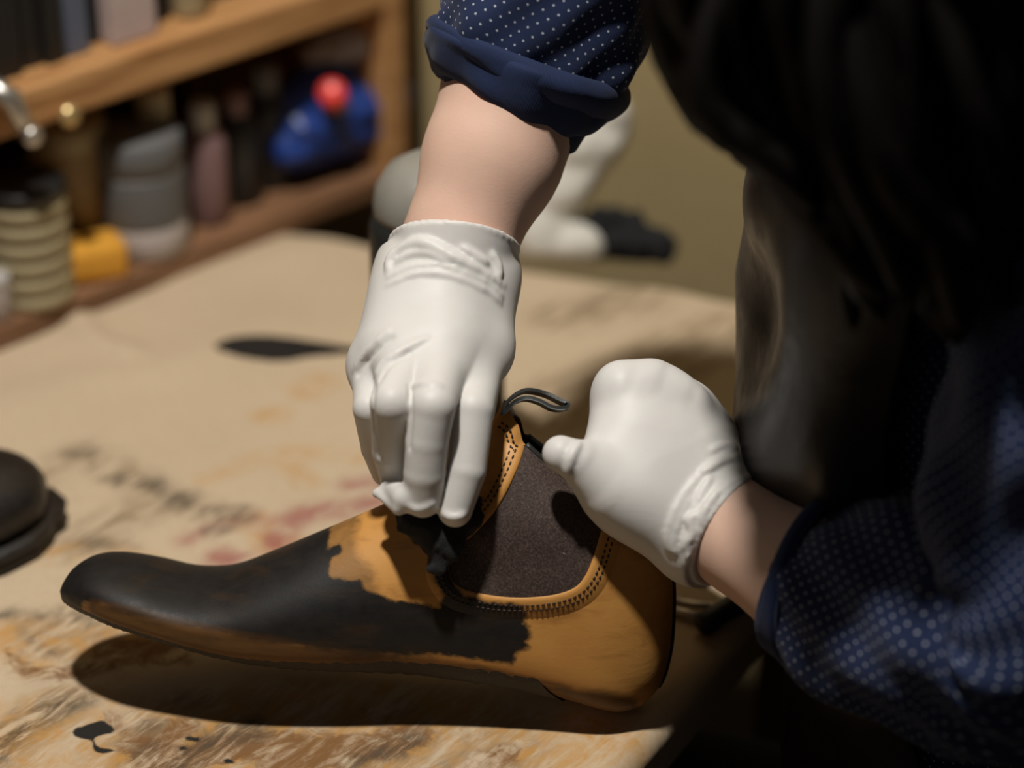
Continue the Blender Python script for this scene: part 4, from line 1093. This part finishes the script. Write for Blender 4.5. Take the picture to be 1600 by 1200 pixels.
lump('white_cloth', [(g0 + A3([0, 0, .012]), g0 + A3([.035, -.004, .012]), .016, .015), (g0 + A3([.005, .01, .02]), g0 + A3([.035, .02, .075]), .02, .022), (g0 + A3([.035, .02, .075]), g0 + A3([.048, .02, .092]), .022, .018), (g0 + A3([-.03, .01, .015]), g0 + A3([0, .01, .03]), .015, .02)], M['white_cloth'], 'crumpled white cloth standing at the far edge of the table', 'cloth', .0028, 38, 11)
g0 = ground(985, 408)
lump('dark_bundle', [(g0 + A3([-.03, .01, .012]), g0 + A3([.02, 0, .010]), .016, .013), (g0 + A3([-.02, .012, .024]), g0 + A3([.0, .01, .02]), .012, .012)], M['rag'], 'black cloth bundle next to the white cloth at the far table edge', 'cloth', .003, 70, 13)

# ------------------------------------------------------------------ shelf unit with its contents
SA, SB = A3([-0.316, 1.304, 0]), A3([-0.094, 1.523, 0])
SD = (SB - SA) / np.linalg.norm(SB - SA); SN = A3([-SD[1], SD[0], 0]); SL = np.linalg.norm(SB - SA); srz = math.atan2(SD[1], SD[0])
def sh(s, t, z): return SA + SD * s + SN * t + A3([0, 0, TZ + z])
shelf = setp(empty('shelf_unit', sh(0.1, 0.1, 0), srz), 'rough pine shelf unit on the table behind the boots', 'shelf'); si = parent_inv(shelf)
x0, x1, dp = -0.30, SL + 0.012, 0.20
def board(name, s0, s1, z0, z1, t0=0.0, t1=dp, mat='wood_shelf', bev=0.002):
    b = MB(); b.box((0, 0, 0), (s1 - s0, t1 - t0, z1 - z0), 0, bev); o = b.build(name, M[mat], shelf, smooth=False)
    c = sh((s0 + s1) / 2, (t0 + t1) / 2, (z0 + z1) / 2); o.location = parent_inv(shelf) @ Vector(c); return o
M['wood_low'] = wood('shelf_pine_dark', (0.15, 0.07, 0.032), (0.27, 0.14, 0.07))
board('shelf_board', x0, x1, 0.0005, 0.016, mat='wood_low'); board('shelf_board', x0, x1, 0.137, 0.163); board('shelf_board', x0, x1, 0.36, 0.38)
board('side_panel', x1, x1 + 0.018, 0.0005, 0.40); board('side_panel', x0 - 0.018, x0, 0.0005, 0.40)
board('back_panel', x0, x1, 0.0005, 0.40, dp, dp + 0.008, 'wood_back', 0)
kn = MB(); kc = sh(0.062, -0.004, 0.142); kn.lathe([(0.002, -0.004), (0.005, 0), (0.0075, 0.003), (0.0075, 0.006), (0.004, 0.009), (0.001, 0.0095)], (0, 0, 0), 20, axis=-SN)
ko = kn.build('knob', plain('brass', (0.6, 0.45, 0.22), 0.35, 0.1, 40, 0, metal=0.8), shelf); ko.location = parent_inv(shelf) @ Vector(kc); ko.rotation_euler = (0, 0, -srz)

def shelf_at(px, py, z, t):
    """position on a shelf at height z whose column shows at pixel px, set back t from the front edge"""
    best = min(np.linspace(-.25, .45, 1401), key=lambda s: abs(800 + F * sh(s, t, z)[0] / ((sh(s, t, z)[1]) * C30 - (z - H) * S30) - px))
    return best
def jar(name, px, t, r, h, z, prof, mat, label, cat, lid=None, group=None, n=32):
    s = shelf_at(px, 0, z + h / 2, t); p = sh(s, t, z); root = setp(empty(name, p), label, cat, group)
    b = MB(); b.lathe([(a * r, c * h) for a, c in prof], n=n); b.build('body', mat, root)
    if lid:
        rr, z0, z1, m = lid; b = MB(); b.lathe([(rr * 0.96, z0), (rr, z0 + 0.001), (rr, z1 - 0.0015), (rr * 0.95, z1), (rr * 0.3, z1)], n=n); b.build('lid', m, root)
    return root
CY = [(0.93, 0), (1, .03), (1, .95), (.95, 1.0), (.6, 1.0)]
m_cream = plain('cream_plastic', (0.38, 0.32, 0.19), 0.5, 0.15, 40, 0); m_blk = plain('black_plastic', (0.012, 0.012, 0.012), 0.4); m_tan = plain('tan_tin', (0.34, 0.24, 0.12), 0.5)
m_grey = plain('grey_label', (0.12, 0.12, 0.12), 0.6); m_pale = plain('pale_label', (0.45, 0.40, 0.38), 0.6); m_mauve = plain('mauve_plastic', (0.22, 0.13, 0.13), 0.45); m_yel = plain('yellow_sponge', (0.70, 0.33, 0.03), 0.8, 0.2, 60, 0.5, dist=0.003)
m_slate = plain('blue_grey_card', (0.10, 0.12, 0.17), 0.6); m_blue = plain('blue_plastic', (0.012, 0.042, 0.22), 0.4); m_red = plain('red_plastic', (0.75, 0.05, 0.04), 0.35); m_gr = plain('light_grey_wrap', (0.42, 0.40, 0.38), 0.5)
zb = 0.0162
stack_prof = [(0.9, 0)] + [(x, (i + y) / 6) for i in range(6) for (x, y) in ((1.0, .08), (1.0, .62), (.90, .78), (.90, .98))] + [(.6, 1.0)]
jar('ribbed_jar', 45, 0.022, 0.026, 0.072, zb, stack_prof, m_cream, 'cream ribbed jar with dark lid at the open end of the lower shelf', 'jar', (0.0265, 0.072, 0.080, m_blk))
jar('tin', 112, 0.060, 0.025, 0.088, zb, CY, m_tan, 'tan cylindrical tin behind the ribbed jar', 'tin', (0.0255, 0.074, 0.090, m_cream))
jar('tin', -8, 0.014, 0.010, 0.028, zb, CY, m_pale, 'small pale tin at the front lip of the lower shelf', 'tin', (0.0104, 0.022, 0.029, m_gr))
p_ = jar('polish_jar', 222, 0.028, 0.0285, 0.074, zb, [(0.93, 0), (1, .03), (1, .28), (.97, .30), (.97, .95), (.6, 1.0)], m_pale, 'dark polish jar with grey label and pale base behind the yellow sponge', 'jar', (0.0283, 0.058, 0.082, m_grey))
b = MB(); b.lathe([(0.0287, 0.024), (0.0289, 0.025), (0.0289, 0.056), (0.0287, 0.057)], n=32); b.build('label_band', m_grey, p_)
jar('small_pot', 238, 0.034, 0.011, 0.022, zb + 0.0822, CY, m_cream, 'little cream pot on top of the grey polish jar', 'pot', (0.0113, 0.017, 0.023, m_tan))
jar('dye_bottle', 322, 0.030, 0.0145, 0.070, zb, [(.9, 0), (1, .03), (1, .8), (.85, .9), (.5, .97), (.5, 1)], m_mauve, 'mauve dye bottle in the middle of the lower shelf', 'bottle', (0.0085, 0.066, 0.084, m_gr))
jar('dye_bottle', 372, 0.040, 0.016, 0.066, zb, [(.9, 0), (1, .03), (1, .8), (.85, .9), (.5, .97), (.5, 1)], m_blk, 'black dye bottle directly right of the mauve one', 'bottle', (0.009, 0.062, 0.078, m_mauve))
jar('dye_bottle', 418, 0.046, 0.017, 0.072, zb, [(.9, 0), (1, .03), (1, .8), (.85, .9), (.5, .97), (.5, 1)], m_blk, 'black dye bottle with grey cap against the blue bag', 'bottle', (0.010, 0.068, 0.086, m_grey))
s = shelf_at(150, 0, zb + .01, .010); b = MB(); b.box((0, 0, 0.0125), (0.046, 0.03, 0.024), 0, 0.005); o = b.build('sponge', m_yel); o.location = sh(s, 0.020, zb); o.rotation_euler = (0, 0.06, srz - 0.3); setp(o, 'yellow-orange sponge at the front of the lower shelf', 'sponge')
# blue bag with a red-capped tube and a grey wrap
s = shelf_at(520, 0, .05, .05); c0 = sh(s, 0.036, 0.005)
lump('plastic_bag', [(c0 + A3([0, 0, .048]) - SD * .044, c0 + A3([0, 0, .045]) + SD * .022, .030, .030), (c0 + A3([0, 0, .07]) - SD * .03, c0 + A3([0, 0, .065]) + SD * .02, .022, .016)], m_blue, 'crumpled blue plastic bag at the far end of the lower shelf', 'bag', .004, 48, 21).location = (0, 0, 0)
s = shelf_at(517, 0, .085, .010); p = sh(s, 0.008, 0.083); cp = setp(empty('paint_tube', p), 'red-capped tube lying in the blue bag', 'tube')
b = MB(); b.lathe([(0.004, -0.002), (0.0095, 0), (0.0100, 0.004), (0.0095, 0.012), (0.006, 0.014)], n=20, axis=A3([0, -0.8, 0.6])); b.build('cap', m_red, cp)
b = MB(); b.lathe([(0.0085, -0.045), (0.0092, -0.04), (0.0088, -0.003), (0.004, -0.001)], n=20, axis=A3([0, -0.8, 0.6])); b.build('tube_body', m_tan, cp)
s = shelf_at(560, 0, .10, .03); p = sh(s, 0.030, 0.102)
lump('paper_wad', [(p + A3([-.012, 0, 0]), p + A3([.014, 0, .004]), .013, .012), (p + A3([-.03, -.01, -.006]), p + A3([-.02, -.01, 0]), .009, .010)], m_gr, 'grey-white paper wad on top of the blue bag', 'paper', .0025, 90, 25, 0.002)
# books and boxes on the upper shelf
zu = 0.1635
def book(px0, px1, t, h, dep, mat, label, cat='book', name='book'):
    s0, s1 = shelf_at(px0, 0, zu + 0.03, t), shelf_at(px1, 0, zu + 0.03, t); w = s1 - s0 - 0.0006
    root = setp(empty(name, sh((s0 + s1) / 2, t + dep / 2, zu), srz), label, cat)
    b = MB(); b.box((0, 0, h / 2), (w, dep, h), 0, min(0.0015, w * 0.2)); b.build('cover', mat, root, smooth=False)
    b = MB(); b.box((0, 0.002, h + 0.0001), (w * 0.7, dep * 0.9, 0.0012)); b.build('page_block', m_pale, root, smooth=False)
    return root
book(-60, 30, 0.02, .15, .12, m_blk, 'wide black box file at the near end of the upper shelf', 'box file', 'box_file')
book(32, 66, 0.025, .14, .12, m_blk, 'black book beside the wide black box file'); book(68, 98, 0.02, .15, .12, m_blk, 'black book beside the blue-grey book')
book(100, 136, 0.022, .15, .12, m_slate, 'blue-grey book between black ones on the upper shelf'); book(138, 170, 0.03, .14, .12, m_blk, 'black book just before the pink-white carton')
bx = book(172, 242, 0.016, .13, .10, plain('pink_white_card', (0.50, 0.40, 0.38), 0.6, 0.2, 120, 0), 'pink-white printed carton on the upper shelf', 'carton', 'carton')
book(244, 262, 0.03, .14, .12, m_blk, 'thin black book after the pink-white carton')
jar('paper_roll', 288, 0.030, 0.0125, 0.11, zu, CY, m_cream, 'upright cream paper roll on the upper shelf', 'roll', (0.0085, 0.1101, 0.1112, m_tan))
book(318, 372, 0.035, .12, .11, m_blk, 'black case after the cream paper roll', 'case', 'case')
s0, s1 = shelf_at(385, 0, zu, .03), shelf_at(560, 0, zu, .03); root = setp(empty('storage_tray', sh((s0 + s1) / 2, 0.09, zu), srz), 'blue plastic tray at the far end of the upper shelf', 'tray')
b = MB(); b.box((0, 0, .002), (s1 - s0, .10, .004)); 
for (cx, cy, wx, wy) in ((0, -.049, s1 - s0, .003), (0, .049, s1 - s0, .003), (-(s1 - s0) / 2, 0, .003, .10), ((s1 - s0) / 2, 0, .003, .10)): b.box((cx, cy, .022), (wx, wy, .044))
b.build('tray_body', m_blue, root, smooth=False)
# bright metal clamp hanging over the shelf lip at the picture's edge
p = sh(shelf_at(12, 0, .16, -.01), -0.010, 0.160); cl = setp(empty('metal_clamp', p, srz), 'shiny metal clamp on the upper shelf lip', 'clamp'); 
b = MB(); b.tube([(-.012, .012, .012), (-.006, .0, .014), (.0, -.006, .008), (.004, -.006, -.006), (.008, -.004, -.014)], [.006, .0075, .007, .006, .005], 12); b.build('jaw', M['steel'], cl)
b = MB(); b.lathe([(.003, -.006), (.0065, -.004), (.0065, .004), (.003, .006)], (.010, -.006, -.018), 20, axis=(0, 1, 0)); b.build('screw_knob', M['steel'], cl)
